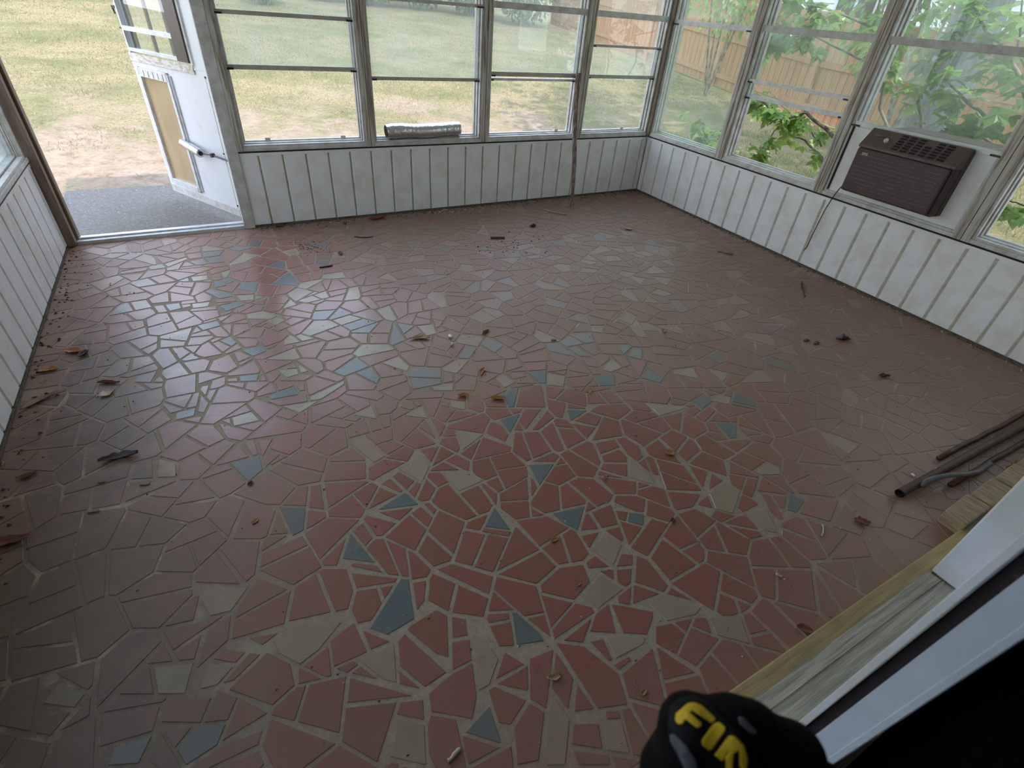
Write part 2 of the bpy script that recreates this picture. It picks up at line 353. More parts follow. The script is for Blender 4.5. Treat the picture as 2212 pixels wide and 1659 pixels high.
# ---- floor of broken tiles
rnd = random.Random(7)
def clip(poly, n, c):           # keep n.p <= c
    out = []
    for i in range(len(poly)):
        a, b2 = poly[i], poly[(i + 1) % len(poly)]
        da = n[0] * a[0] + n[1] * a[1] - c; db = n[0] * b2[0] + n[1] * b2[1] - c
        if da <= 0: out.append(a)
        if da * db < 0:
            t = da / (da - db); out.append((a[0] + (b2[0] - a[0]) * t, a[1] + (b2[1] - a[1]) * t))
    return out
def area(p): return .5 * sum(p[i][0] * p[(i + 1) % len(p)][1] - p[(i + 1) % len(p)][0] * p[i][1] for i in range(len(p)))
def inset(poly, d):
    out = poly
    n = len(poly)
    for i in range(n):
        a, b2 = poly[i], poly[(i + 1) % n]; ex, ey = b2[0] - a[0], b2[1] - a[1]; L = math.hypot(ex, ey)
        if L < 1e-6: continue
        nx, ny = ey / L, -ex / L
        out = clip(out, (nx, ny), nx * a[0] + ny * a[1] - d)
        if len(out) < 3: return []
    return out
# traced shards of the foreground (outline in the photograph, material)
TR = [
 ('b', [(866,1248),(884,1250),(896,1337),(836,1373),(797,1358)]),
 ('b', [(738,1207),(757,1149),(812,1216)]),
 ('b', [(812,1102),(876,1062),(906,1090)]),
 ('b', [(602,1094),(661,1096),(656,1146),(632,1158)]),
 ('b', [(1105,1322),(1142,1320),(1168,1368),(1186,1384),(1115,1394)]),
 ('b', [(1058,1522),(1085,1608),(1003,1582)]),
 ('b', [(1046,1138),(1068,1094),(1104,1145)]),
 ('b', [(1142,1004),(1198,1001),(1165,1050)]),
 ('b', [(1193,1108),(1264,1092),(1248,1146),(1214,1128)]),
 ('b', [(1359,1106),(1392,1110),(1390,1136),(1355,1126)]),
 ('b', [(1080,906),(1124,893),(1102,936)]),
 ('b', [(1224,884),(1270,886),(1232,910)]),
 ('b', [(497,1001),(560,984),(569,1014),(536,1042)]),
 ('b', [(577,855),(636,835),(646,852),(585,863)]),
 ('b', [(1494,868),(1522,852),(1540,866),(1516,885)]),
 ('b', [(1546,912),(1592,914),(1590,946),(1576,948)]),
 ('b', [(1282,812),(1325,808),(1331,832),(1296,834)]),
 ('b', [(1138,803),(1180,800),(1180,828),(1165,828)]),
 ('b', [(1706,1064),(1738,1082),(1722,1108),(1700,1102)]),
 ('b', [(380,892),(424,880),(420,898),(378,908)]),
 ('b', [(522,757),(566,746),(576,758),(546,770)]),
 ('b', [(474,736),(498,726),(512,740),(500,748)]),
 ('b', [(425,703),(470,692),(478,703),(438,714)]),
 ('b', [(296,812),(340,801),(326,826),(290,826)]),
 ('b', [(474,660),(520,651),(528,658),(488,673)]),
 ('b', [(408,565),(440,558),(450,570),(425,573)]),
 ('b', [(318,576),(350,570),(360,578),(326,583)]),
 ('b', [(516,812),(560,808),(556,823),(518,824)]),
 ('b', [(460,606),(484,606),(490,616),(464,622)]),
 ('b', [(356,658),(388,654),(392,666),(366,672)]),
 ('t', [(588,1384),(640,1344),(740,1342),(690,1404),(648,1436),(600,1412)]),
 ('t', [(770,1424),(852,1388),(858,1476),(830,1470)]),
 ('t', [(1020,1370),(1052,1384),(1078,1424),(1058,1480),(1034,1494),(1024,1420)]),
 ('t', [(860,1552),(918,1564),(922,1655),(842,1636)]),
 ('t', [(755,957),(790,944),(834,985),(808,1000)]),
 ('t', [(858,1012),(912,982),(930,1004),(912,1042)]),
 ('t', [(956,1020),(1004,1018),(1046,1038),(990,1062)]),
 ('t', [(986,930),(1046,938),(1000,972)]),
 ('t', [(762,896),(804,876),(816,906)]),
 ('t', [(872,898),(912,876),(926,904)]),
 ('t', [(608,878),(690,865),(648,892)]),
 ('t', [(1277,1188),(1308,1150),(1344,1176),(1326,1222)]),
 ('t', [(1256,1288),(1298,1240),(1348,1272),(1292,1316)]),
 ('t', [(1305,1370),(1396,1376),(1390,1392),(1330,1424)]),
 ('t', [(1398,1302),(1434,1284),(1516,1312),(1504,1328),(1440,1342)]),
 ('t', [(1530,1334),(1602,1336),(1622,1392),(1548,1372)]),
 ('t', [(1358,986),(1406,1024),(1416,1048),(1360,1032)]),
 ('t', [(1394,870),(1488,880),(1426,898)]),
 ('t', [(1532,1066),(1566,1040),(1600,1062),(1584,1110),(1546,1100)]),
 ('t', [(1612,1110),(1656,1098),(1682,1152),(1650,1146)]),
 ('t', [(1180,1480),(1232,1552),(1222,1655),(1170,1655),(1180,1570)]),
 ('t', [(1300,1560),(1345,1560),(1362,1630),(1310,1622)]),
 ('t', [(500,902),(544,889),(562,908),(504,921)]),
 ('t', [(434,1300),(442,1264),(552,1268),(580,1300),(500,1320),(470,1362)]),
 ('t', [(330,1440),(420,1430),(400,1500),(340,1500)]),
 ('t', [(450,1430),(505,1440),(470,1480),(430,1490)]),
 ('t', [(90,1520),(130,1470),(185,1500),(160,1530)]),
 ('b', [(420,1570),(490,1562),(470,1610),(400,1655),(380,1620)]),
 ('b', [(250,1612),(330,1588),(300,1650),(230,1655)]),
 ('t', [(600,800),(642,796),(646,808),(618,816)]),
 ('t', [(972,864),(1006,868),(1006,886),(974,880)]),
 ('t', [(930,836),(980,826),(980,844),(938,844)]),
 ('t', [(1182,806),(1222,812),(1218,836),(1182,832)]),
 ('t', [(1322,774),(1346,794),(1320,804),(1298,798)]),
 ('t', [(1070,818),(1086,808),(1114,826),(1090,838)]),
 ('t', [(1334,690),(1356,674),(1376,684),(1366,702)]),
 ('t', [(1556,852),(1580,860),(1576,874),(1534,866)]),
 ('t', [(412,598),(448,594),(450,604),(416,608)]),
 ('t', [(508,638),(550,636),(548,648),(520,650)]),
 ('t', [(414,656),(454,652),(450,662),(416,666)]),
 ('t', [(576,694),(600,684),(616,692),(594,704)]),
 ('t', [(612,664),(628,646),(642,658),(610,668)]),
 ('t', [(676,638),(704,628),(712,642),(696,646)]),
 ('t', [(612,736),(628,722),(650,738),(614,746)]),
 ('t', [(900,704),(936,700),(944,720),(922,726)]),
 ('t', [(390,778),(414,762),(432,774),(400,780)]),
 ('t', [(436,834),(452,832),(444,856),(432,842)]),
]
traced = []
for k, pp in TR:
    p = [tuple(fl(*q).xy) for q in pp]
    if area(p) < 0: p.reverse()
    traced.append((k, p))
seeds = []
SP = .168
nx = int((4.59) / SP) + 2; ny = int(3.9 / SP) + 2
for i in range(nx):
    for j in range(ny):
        seeds.append((XL + (i + .5 + rnd.uniform(-.46, .46)) * SP, YH + (j + .5 + rnd.uniform(-.46, .46)) * SP))
def centroid(p): return (sum(a[0] for a in p) / len(p), sum(a[1] for a in p) / len(p))
S = np.array(seeds)
cells = []
for i in range(len(S)):
    d = np.hypot(*(S - S[i]).T); idx = np.argsort(d)[1:16]
    poly = [(XL, YH), (0, YH), (0, 0), (XL, 0)]
    for j in idx:
        n = S[j] - S[i]; mid = (S[j] + S[i]) / 2; poly = clip(poly, n, float(n @ mid))
        if len(poly) < 3: break
    if len(poly) < 3: continue
    # split large cells into angular shards
    stack = [poly]
    while stack:
        q = stack.pop(); A = abs(area(q))
        if A > (.021 if centroid(q)[1] < -2.4 else .018) or (A > .0140 and rnd.random() < .45):
            c = centroid(q); 
            # cut across the longest side
            k = max(range(len(q)), key=lambda t: math.hypot(q[t][0] - q[(t + 1) % len(q)][0], q[t][1] - q[(t + 1) % len(q)][1]))
            ang = math.atan2(q[(k + 1) % len(q)][1] - q[k][1], q[(k + 1) % len(q)][0] - q[k][0]) + math.pi / 2 + rnd.uniform(-.5, .5)
            n = (math.sin(ang), -math.cos(ang)); cc = n[0] * c[0] + n[1] * c[1] + rnd.uniform(-.01, .01)
            a1 = clip(q, n, cc); a2 = clip(q, (-n[0], -n[1]), -cc)
            if len(a1) > 2 and len(a2) > 2: stack += [a1, a2]
            else: cells.append(q)
        else: cells.append(q)
# cells overlapped by a traced shard are clipped away from it
def simplify(p, tol=.018):
    out = []
    for i in range(len(p)):
        a = p[i]
        if not out or math.hypot(a[0] - out[-1][0], a[1] - out[-1][1]) > tol: out.append(a)
    if len(out) > 3 and math.hypot(out[0][0] - out[-1][0], out[0][1] - out[-1][1]) < tol: out.pop()
    return out if len(out) > 2 else []
def hullout(tp, poly, gap):     # pieces of poly outside convex-ish tp: keep the best single half-plane piece
    best = []; ba = 0
    n = len(tp)
    for i in range(n):
        a, b2 = tp[i], tp[(i + 1) % n]; ex, ey = b2[0] - a[0], b2[1] - a[1]; L = math.hypot(ex, ey)
        nx_, ny_ = ey / L, -ex / L
        q = clip(poly, (-nx_, -ny_), -(nx_ * a[0] + ny_ * a[1] + gap))
        A = abs(area(q)) if len(q) > 2 else 0
        if A > ba: ba, best = A, q
    return best
def overlap(tp, poly):
    q = poly; n = len(tp)
    for i in range(n):
        a, b2 = tp[i], tp[(i + 1) % n]; ex, ey = b2[0] - a[0], b2[1] - a[1]
        q = clip(q, (ey, -ex), ey * a[0] - ex * a[1])
        if len(q) < 3: return 0
    return abs(area(q))
final = []
def subtract(tp, poly, gap):
    out = []; rem = poly; n = len(tp)
    for i in range(n):
        a, b2 = tp[i], tp[(i + 1) % n]; ex, ey = b2[0] - a[0], b2[1] - a[1]; L = math.hypot(ex, ey); nx_, ny_ = ey / L, -ex / L
        c0 = nx_ * a[0] + ny_ * a[1] + gap
        o = clip(rem, (-nx_, -ny_), -c0)
        if len(o) > 2 and abs(area(o)) > .0012: out.append(o)
        rem = clip(rem, (nx_, ny_), c0)
        if len(rem) < 3: break
    return out
cells2 = []
for c in cells:
    L0 = [c]
    for k, tp in traced:
        tc_ = centroid(tp)
        if abs(tc_[0] - c[0][0]) > .45 or abs(tc_[1] - c[0][1]) > .45: continue
        L1 = []
        for q in L0: L1 += subtract(tp, q, .003) if overlap(tp, q) > 1e-6 else [q]
        L0 = L1
    cells2 += L0
cells = cells2
for c in cells:
    q = c; full = abs(area(c))
    for k, tp in traced:
        tc_ = centroid(tp)
        if abs(tc_[0] - c[0][0]) > .45 or abs(tc_[1] - c[0][1]) > .45: continue
        if 0:
            q = hullout(tp, q, .004)
            if len(q) < 3: break
    if len(q) < 3 or abs(area(q)) < .0009: continue
    q = simplify(q)
    if not q: continue
    q = inset(q, rnd.uniform(.0032, .0075))
    if len(q) < 3 or abs(area(q)) < .0005: continue
    final.append((None, q))
# loose colour spots read from the photograph (pixel, kind)
SPOT = {'b': [(868,733),(955,594),(1110,618),(1260,695),(1205,650),(868,655),(905,818),(820,818),(600,618),(635,608),(545,618),(700,562),(610,563),(1068,742),(1150,722),(890,530),(1212,525),(1320,540),(1465,660),(1370,750),(1545,765),(1390,812),(1250,735),(1670,780),(960,538),(770,752),(780,705),(1240,765),(700,528),(575,595),(265,556),(365,698),(240,665),(1255,690),(1205,748),(680,688),(470,560),(1605,878)],
        't': [(750,690),(790,665),(770,630),(830,690),(870,610),(960,655),(1045,690),(1060,655),(1285,655),(1420,628),(1365,600),(1440,560),(1150,560),(1010,575),(1160,535),(840,525),(800,560),(1165,610),(1290,715),(1360,705),(1465,712),(1525,752),(1600,680),(1620,725),(1700,690),(1590,655),(1470,800),(1450,520),(1440,540),(1350,540),(1270,560),(1560,820),(1650,815),(1730,735),(1800,940),(1660,1000),(1960,860),(1830,870),(1700,760),(690,700),(660,640),(330,560),(270,540),(480,590),(380,570),(250,600),(320,660),(500,660),(580,640),(725,600),(960,545),(1880,820),(1050,620),(1560,700),(1640,870),(360,1010),(220,905)]}
SPW = [(k, fl(*q).xy) for k, L in SPOT.items() for q in L]
def kind_of(c):
    x, y = centroid(c)
    for k, p in SPW:
        if math.hypot(p[0] - x, p[1] - y) < .055: return k
    r = rnd.random()
    far = y > -2.2
    if y < -2.5: return 'r'
    if r < (.035 if far else .012): return 'b'
    if r < (.13 if far else .02): return 't'
    return 'r'
tiles = [(k, inset(p, .002)) for k, p in traced] + [(kind_of(q), q) for _, q in final]
mb = MB(); tones = []
mb.box(XL - .1, .1, YH - .15, .1, -.12, -.0018, 0)
tones += [0] * 6
KM = {'r': 1, 't': 2, 'b': 3}
for k, p in tiles:
    if len(p) < 3: continue
    if area(p) < 0: p = p[::-1]
    # slightly chipped corners
    n = len(p); ctr = centroid(p)
    inner = [(ctr[0] + (a[0] - ctr[0]) * .975, ctr[1] + (a[1] - ctr[1]) * .975) for a in p]
    vs_ = [(a[0], a[1], -.0019) for a in p] + [(a[0], a[1], 0.0) for a in inner]
    fs = [tuple(range(n, 2 * n))] + [(i, (i + 1) % n, n + (i + 1) % n, n + i) for i in range(n)]
    mb.add(vs_, fs, KM[k]); t = rnd.random(); tones += [t] * len(fs)
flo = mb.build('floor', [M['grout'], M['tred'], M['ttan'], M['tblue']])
a = flo.data.attributes.new('tone', 'FLOAT', 'FACE'); a.data.foreach_set('value', tones)
struct(flo, 'porch floor of broken terracotta, buff and slate blue tile', 'floor')

# ---- walls with board grooves.  map (u, depth outward, z) to world
def mp_back(u, d, z): return (u, d, z)
def mp_right(u, d, z): return (d, u, z)
def mp_left(u, d, z): return (XL - d, u, z)
class WB(MB):
    def __init__(s, mp): super().__init__(); s.mp = mp
    def wbox(s, u0, u1, d0, d1, z0, z1, mi=0):
        P = [s.mp(*q) for q in [(u0, d0, z0), (u1, d0, z0), (u1, d1, z0), (u0, d1, z0), (u0, d0, z1), (u1, d0, z1), (u1, d1, z1), (u0, d1, z1)]]
        s.add(P, [(0, 3, 2, 1), (4, 5, 6, 7), (0, 1, 5, 4), (1, 2, 6, 5), (2, 3, 7, 6), (3, 0, 4, 7)], mi)
def panel_wall(name, mp, u0, u1, first, label, step=.152, ext=0):
    wb = WB(mp); wb.wbox(u0, u1 + ext, .012, .10, 0, RAILZ - .004, 1); wb.wbox(u1, u1 + max(ext, .001), .012, .10, 1.98, 2.26, 0)
    gs = []; g = first
    while g < u1 - .01: gs.append(g); g += step
    edges = [u0] + gs + [u1]; gw = .0048
    for a_, b_ in zip(edges[:-1], edges[1:]):
        a2 = a_ + (gw if a_ != u0 else 0); b2 = b_ - (gw if b_ != u1 else 0)
        c = .0055
        P = [wb.mp(*q) for q in [(a2, .012, .012), (b2, .012, .012), (b2, .012, RAILZ - .006), (a2, .012, RAILZ - .006),
                                 (a2 + c, 0, .012 + c), (b2 - c, 0, .012 + c), (b2 - c, 0, RAILZ - .022), (a2 + c, 0, RAILZ - .022)]]
        wb.add(P, [(4, 5, 6, 7), (0, 1, 5, 4), (1, 2, 6, 5), (2, 3, 7, 6), (3, 0, 4, 7)], 0)
    wb.wbox(u0, u1, -.002, .012, RAILZ - .024, RAILZ - .006, 0)
    wb.wbox(u0, u1, -.004, .012, 0, .010, 2)
    # header above the windows
    wb.wbox(u0, u1, 0, .10, 1.98, 2.26, 0)
    o = wb.build(name, [M['panel'], M['groove'], M['grout_edge']])
    struct(o, label, 'wall'); return o
panel_wall('wall_back', mp_back, -3.52, 0.0, -3.398, 'white grooved panel wall under the far windows', ext=.1)
panel_wall('wall_right', mp_right, YH, 0.0, YH + .09, 'white grooved panel wall under the window air conditioner')
panel_wall('wall_left', mp_left, YH, -0.03, YH + .07, 'white grooved panel wall on the left of the open door')
# ---- posts (trim)
def post(n, mp, u0, u1, z0, z1, d0=-.012, d1=.10, label=None, mat='post'):
    wb = WB(mp); wb.wbox(u0, u1, d0, d1, z0, z1)
    c = (u0 + u1) / 2; wb.wbox(c - .002, c + .002, d0 - .001, d0 + .002, z0, z1, 1)
    o = wb.build('trim_%d' % n, [M[mat], M['dark']], bevel=.003); struct(o, label, 'post'); return o
ZT = 1.98
post(1, mp_back, -2.665, -2.605, RAILZ + .006, ZT, label='stained post between the first and second window from the door')
post(2, mp_back, -1.755, -1.695, RAILZ + .006, ZT, label='stained post between the second and third window from the door')
post(3, mp_back, -.86, -.79, RAILZ + .006, ZT, label='stained post behind the leaning stick')
post(4, mp_right, -.925, -.855, RAILZ + .006, ZT, label='stained post between the corner pane and the half open window')
post(5, mp_right, -1.845, -1.775, RAILZ + .006, ZT, label='stained post on the left of the air conditioner')
post(6, mp_right, -2.785, -2.70, RAILZ + .006, ZT, label='stained post on the right of the air conditioner')
mb = MB(); mb.box(-.028, .10, -.028, .10, RAILZ + .006, ZT); struct(mb.build('trim_7', M['jambwood'], bevel=.003), 'dark corner post where the two window walls meet', 'post')
post(8, mp_left, -1.93, -1.85, RAILZ + .006, ZT, label='post in the left window wall')
# sill caps
for n, mp, u0, u1, lb in ((9, mp_back, -3.52, -.028, 'sill rail along the far windows'), (10, mp_right, YH, -.028, 'sill rail along the right windows'), (11, mp_left, YH, -.03, 'sill rail along the left windows')):
    wb = WB(mp); wb.wbox(u0, u1, -.008, .10, RAILZ + .006, RAILZ + .028, 0); wb.wbox(u0, u1, 0, .10, RAILZ - .006, RAILZ + .006, 1)  # second box is a dark strip painting the shadow gap under the cap
    struct(wb.build('trim_%d' % n, [M['frame'], M['dark']], bevel=.002), lb, 'sill')
# door opening jambs and threshold
mb = MB(); mb.box(XL - .02, XL + .045, -.03, .11, 0, 2.02); mb.box(XL + .045, XL + .06, .03, .09, 0, 2.02)
struct(mb.build('trim_12', M['jambwood'], bevel=.004), 'brown jamb on the left of the open door', 'jamb')
mb = MB(); mb.box(-3.585, -3.515, -.012, .11, 0, 2.02); struct(mb.build('trim_13', M['frame'], bevel=.004), 'pale grey metal jamb on the hinge side of the open door', 'jamb')
mb = MB(); mb.box(-3.515, -3.485, -.016, .10, RAILZ + .006, ZT); struct(mb.build('trim_14', M['post'], bevel=.003), 'narrow casing right of the door hinge jamb', 'casing')
mb = MB(); mb.box(XL + .045, -3.585, -.005, .10, -.03, .022); mb.box(XL + .045, -3.585, .03, .05, .022, .032)
struct(mb.build('trim_15', M['alub'], bevel=.003), 'worn aluminium threshold of the open door', 'threshold')
mb = MB(); mb.box(XL - .02, -3.485, -.01, .11, 2.02, 2.26); struct(mb.build('trim_16', M['panel']), 'header over the open door', 'header')

# ---- windows
def window(n, mp, u0, u1, bars, panes, label, sidepane=True, rot=0):
    """bars: (z0,z1,mat,depth); panes: (z0,z1,mat,depth)"""
    c = Vector(mp((u0 + u1) / 2, .05, RAILZ + .03))
    e = struct(empty('window_%d' % n, c), label, 'window')
    wb = WB(mp); t = .016
    zb = RAILZ + .028
    for dd, w_ in ((.0, .016), (.032, .024), (.062, .032)):      # stepped triple track
        wb.wbox(u0, u0 + w_, dd, dd + .028, zb, ZT); wb.wbox(u1 - w_, u1, dd, dd + .028, zb, ZT)
        wb.wbox(u0 + w_, u1 - w_, dd, dd + .028, zb, zb + w_ * .9); wb.wbox(u0 + w_, u1 - w_, dd, dd + .028, ZT - w_, ZT)
    part(wb, 'frame', M['frame'], e, bevel=.0015)
    for (z0, z1, mt, dd) in bars:
        wb = WB(mp); wb.wbox(u0 + .012, u1 - .012, dd, dd + .018, z0, z1); wb.wbox(u0 + .014, u1 - .014, dd + .003, dd + .022, z0 + .35 * (z1 - z0), z0 + .42 * (z1 - z0))
        br = part(wb, 'sash_bar', M[mt], e, bevel=.0015)
        if z1 - z0 < .035:
            for s_ in (0, 1):
                lb = WB(mp); ua = u0 + .004 if s_ == 0 else u1 - .054; lb.wbox(ua, ua + .05, dd - .008, dd, z0 - .001, z0 + .009)
                part(lb, 'latch', M['black'], e)
    for (z0, z1, mt, dd) in panes:
        wb = WB(mp); wb.wbox(u0 + .018, u1 - .018, dd, dd + .003, z0, z1)
        part(wb, 'pane', M[mt], e)
        wb = WB(mp)
        for ua, ub in ((u0 + .012, u0 + .026), (u1 - .026, u1 - .012)): wb.wbox(ua, ub, dd - .006, dd + .010, z0, z1)
        part(wb, 'sash_stile', M['alub'], e)
    return e
B1 = (1.378, 1.418, 'frame', .004); LB = (.962, .988, 'alu', .012)
w1 = window(1, mp_back, -3.485, -2.665, [(1.244, 1.266, 'alu', .02), (.966, .992, 'alu', .035)], [(.99, 1.25, 'glass', .045), (1.26, 1.97, 'glass', .072)], 'far wall window beside the door, lowest pane open')
window(2, mp_back, -2.605, -1.755, [(.922, .944, 'alu', .02), (1.37, 1.39, 'frame', .004)], [(.94, 1.38, 'glass', .05), (1.38, 1.97, 'glass', .072)], 'far wall window above the foil duct')
w3 = window(3, mp_back, -1.695, -.86, [B1, (.961, .991, 'alu', .012), (.93, .948, 'alub', .036)], [(.985, 1.38, 'glass', .05), (1.41, 1.97, 'glass', .072)], 'far wall window on the left of the leaning stick')
w4 = window(4, mp_back, -.79, -.028, [B1, (1.180, 1.198, 'alu', .02), (.958, .985, 'alu', .035)], [(.56, .97, 'glassclean', .072), (.98, 1.19, 'glass', .05), (1.19, 1.38, 'glassclean', .06), (1.41, 1.97, 'glass', .072)], 'narrow far wall window next to the corner')
window(5, mp_right, -.855, -.028, [(1.368, 1.402, 'alub', .004)], [(.545, 1.37, 'glassR', .012), (1.40, 1.97, 'glassR', .05)], 'right wall window next to the corner, one tall pane')
window(6, mp_right, -1.775, -.925, [B1, (1.064, 1.088, 'alub', .012), (.960, .988, 'alub', .034)], [(.985, 1.07, 'glassR', .045), (1.08, 1.38, 'glassR', .06), (1.41, 1.97, 'glassR', .072)], 'right wall window with its lowest sash open onto the shrub')
window(7, mp_right, -2.70, -1.845, [B1, (.940, .968, 'alub', .006)], [(.965, 1.38, 'glassR', .03), (1.41, 1.97, 'glassR', .072)], 'right wall window above the air conditioner')
window(8, mp_right, -3.74, -2.785, [B1, (.960, .988, 'alub', .012)], [(.98, 1.38, 'glassR', .05), (1.41, 1.97, 'glassR', .072)], 'right wall window nearest the house, cut by the photo edge')
window(9, mp_left, -1.85, -.05, [B1, (.960, .988, 'alub', .012)], [(.545, .97, 'glass', .05), (.98, 1.38, 'glass', .06), (1.41, 1.97, 'glass', .072)], 'left wall window by the door jamb')
window(10, mp_left, -3.74, -1.93, [B1, (.960, .988, 'alub', .012)], [(.545, .97, 'glass', .05), (.98, 1.38, 'glass', .06), (1.41, 1.97, 'glass', .072)], 'left wall window out of view')
for wn, spots_ in ((w1, (-3.33, -2.83)), (w3, (-1.02,)), (w4, (-.30,))):
    for u_ in spots_:
        mb = MB(); mb.box(u_, u_ + .032, .058, .061, .53, .572); part(mb, 'clip', M['wraps'], wn)
# filler board around the air conditioner, in the opening of window 7
mb = MB(); A0, A1, Z0, Z1 = -2.575, -1.975, .582, .955
mb.box(.016, .028, -2.69, A0, .54, .955); mb.box(.016, .028, A1, -1.855, .54, .955); mb.box(.016, .028, A0, A1, .54, Z0); mb.box(.016, .028, A0, A1, Z1 - .004, .955)
struct(mb.build('trim_17', M['panel']), 'white filler board around the air conditioner', 'panel')
mb = MB(); mb.box(.008, .018, -1.868, -1.856, .545, .935); struct(mb.build('trim_18', M['dark']), 'dark gap strip left of the filler board', 'gap strip')

# ---- ceiling and roof, house wall, room behind the camera
mb = MB(); mb.box(XL, 0, YH, 0, 2.26, 2.29); struct(mb.build('ceiling', M['ceil']))
mb = MB(); mb.box(XL - .22, .22, YH - .1, .22, 2.30, 2.42); struct(mb.build('trim_19', M['roof']), 'porch roof', 'roof')
DX0, DX1 = -4.45, -1.96
mb = MB(); 
mb.box(DX1 + .03, .1, YH - .20, YH - .03, .0, 2.9, 0); mb.box(-7.5, DX0, YH - .20, YH - .03, -.12, 2.9, 0); mb.box(DX0, DX1, YH - .20, YH - .03, 2.05, 2.9, 0); mb.box(.1, .6, YH - .20, YH - .03, -.12, 2.9, 0)
struct(mb.build('wall_front', M['siding']), 'white house wall round the doorway', 'wall')
mb = MB()
mb.box(-6.5, .5, -8.0, YH - .2, 2.4, 2.5); mb.box(-6.5, -6.4, -8, YH - .2, -.1, 2.4); mb.box(.4, .5, -8, YH - .2, -.1, 2.4); mb.box(-6.5, .5, -8.1, -8, -.1, 2.4)
mb.box(-6.5, DX0, YH - .22, YH - .2, -.1, 2.4); mb.box(DX1 + .0, .5, YH - .25, YH - .2, -.1, 2.4); mb.box(DX0, DX1, YH - .22, YH - .2, 2.05, 2.4)
struct(mb.build('wall_inside', M['room']), 'dark walls of the room inside the house', 'wall')
mb = MB(); mb.box(-6.5, .5, -8.0, -4.03, -.12, .03); struct(mb.build('floor_inside', M['roomfloor']), 'dark floor inside the house', 'floor')
# threshold boards at the house door
y0 = at(1939, 1240, 'z', .02).y
mb = MB(); mb.box(-3.0, -1.50, -3.838, -3.785, 0, .03); struct(mb.build('trim_20', M['yellowwood'], bevel=.004), 'yellow stained strip at the foot of the house door', 'strip')
mb = MB(); mb.add([(DX0, -3.838, 0), (DX1, -3.828, 0), (DX1, -4.03, 0), (DX0, -4.03, 0), (DX0, -3.838, .034), (DX1, -3.828, .034), (DX1, -4.03, .05), (DX0, -4.03, .05)],
                  [(0, 3, 2, 1), (4, 5, 6, 7)[::-1], (0, 1, 5, 4), (1, 2, 6, 5), (2, 3, 7, 6), (3, 0, 4, 7)])
mb.box(DX0, DX1, -3.866, -3.863, .03, .040)
struct(mb.build('trim_21', M['greywood'], bevel=.002), 'weathered grey sill board of the house door', 'sill')
# brick ledge with three headers and mortar
mb = MB(); mb.box(-1.64, .0, -3.845, -3.73, 0, .048, 1)
bx = -1.66
for i in range(9):
    w_ = .178; x1 = min(bx + w_, -.002)
    if bx < -.02: mb.add(*(lambda P: (P, [(0, 3, 2, 1), (4, 5, 6, 7), (0, 1, 5, 4), (1, 2, 6, 5), (2, 3, 7, 6), (3, 0, 4, 7)]))(
        [(bx, -3.79, .0), (x1, -3.79, .0), (x1, -3.712, .0), (bx, -3.718, .0), (bx, -3.79, .066), (x1, -3.79, .066), (x1, -3.712, .062), (bx, -3.718, .062)]), 0)
    bx = x1 + .012
struct(mb.build('trim_22', [M['brick'], M['mortar']], bevel=.005), 'ridged tan brick ledge right of the house door', 'brick ledge')
# right jamb (wide white board seen edge on)
mb = MB(); lean = -.02
def slab(mb, x0, x1, ya, yb, lean, z0, z1, mi=0):
    P = []
    for z in (z0, z1):
        o = lean * (z - .5); P += [(x0, ya + o, z), (x1, ya + o, z), (x1, yb + o, z), (x0, yb + o, z)]
    mb.add(P, [(0, 1, 2, 3), (4, 7, 6, 5), (0, 4, 5, 1), (1, 5, 6, 2), (2, 6, 7, 3), (3, 7, 4, 0)], mi)
slab(mb, -1.96, -1.90, -3.838, -4.02, -.012, .046, 2.05)
struct(mb.build('trim_23', M['jambwhite'], bevel=.002), 'wide white jamb on the right of the house doorway', 'jamb')
# sliding door leaf whose leading edge stands close to the lens
e = struct(empty('door_2', (-3.1, -3.97, .05)), 'white framed sliding door leaf with dark seal, close on the right', 'door')
X0, X1 = -3.10, -1.965
mb = MB(); slab(mb, X0 - .006, X0 + .05, -3.9372, -3.9462, -.033, .06, 2.0); slab(mb, X1 - .05, X1, -3.9372, -3.9462, -.033, .06, 2.0); part(mb, 'outer_lip', M['jambwhite'], e, bevel=.001)
mb = MB(); slab(mb, X0 + .004, X0 + .045, -3.9464, -3.9605, -.036, .06, 2.0); part(mb, 'pile_seal', M['seal'], e, 'dark scuffed pile seal')
mb = MB(); slab(mb, X0, X0 + .06, -3.9610, -3.9985, -.033, .06, 2.0); slab(mb, X0 - .0015, X0, -3.9895, -3.9975, -.033, .06, 2.0); part(mb, 'stile', M['vinyl'], e, bevel=.0015)
mb = MB(); slab(mb, X1 - .06, X1, -3.9610, -3.9985, -.033, .06, 2.0); part(mb, 'stile', M['vinyl'], e, bevel=.0015)
mb = MB(); slab(mb, X0 + .06, X1 - .06, -3.9610, -3.9985, -.033, 1.93, 2.0); part(mb, 'rail', M['vinyl'], e)
mb = MB(); slab(mb, X0 + .06, X1 - .06, -3.9610, -3.9985, -.033, .06, .14); part(mb, 'rail', M['vinyl'], e)
mb = MB(); slab(mb, X0 + .06, X1 - .06, -3.978, -3.982, -.033, .14, 1.93); part(mb, 'pane', M['glassclean'], e)

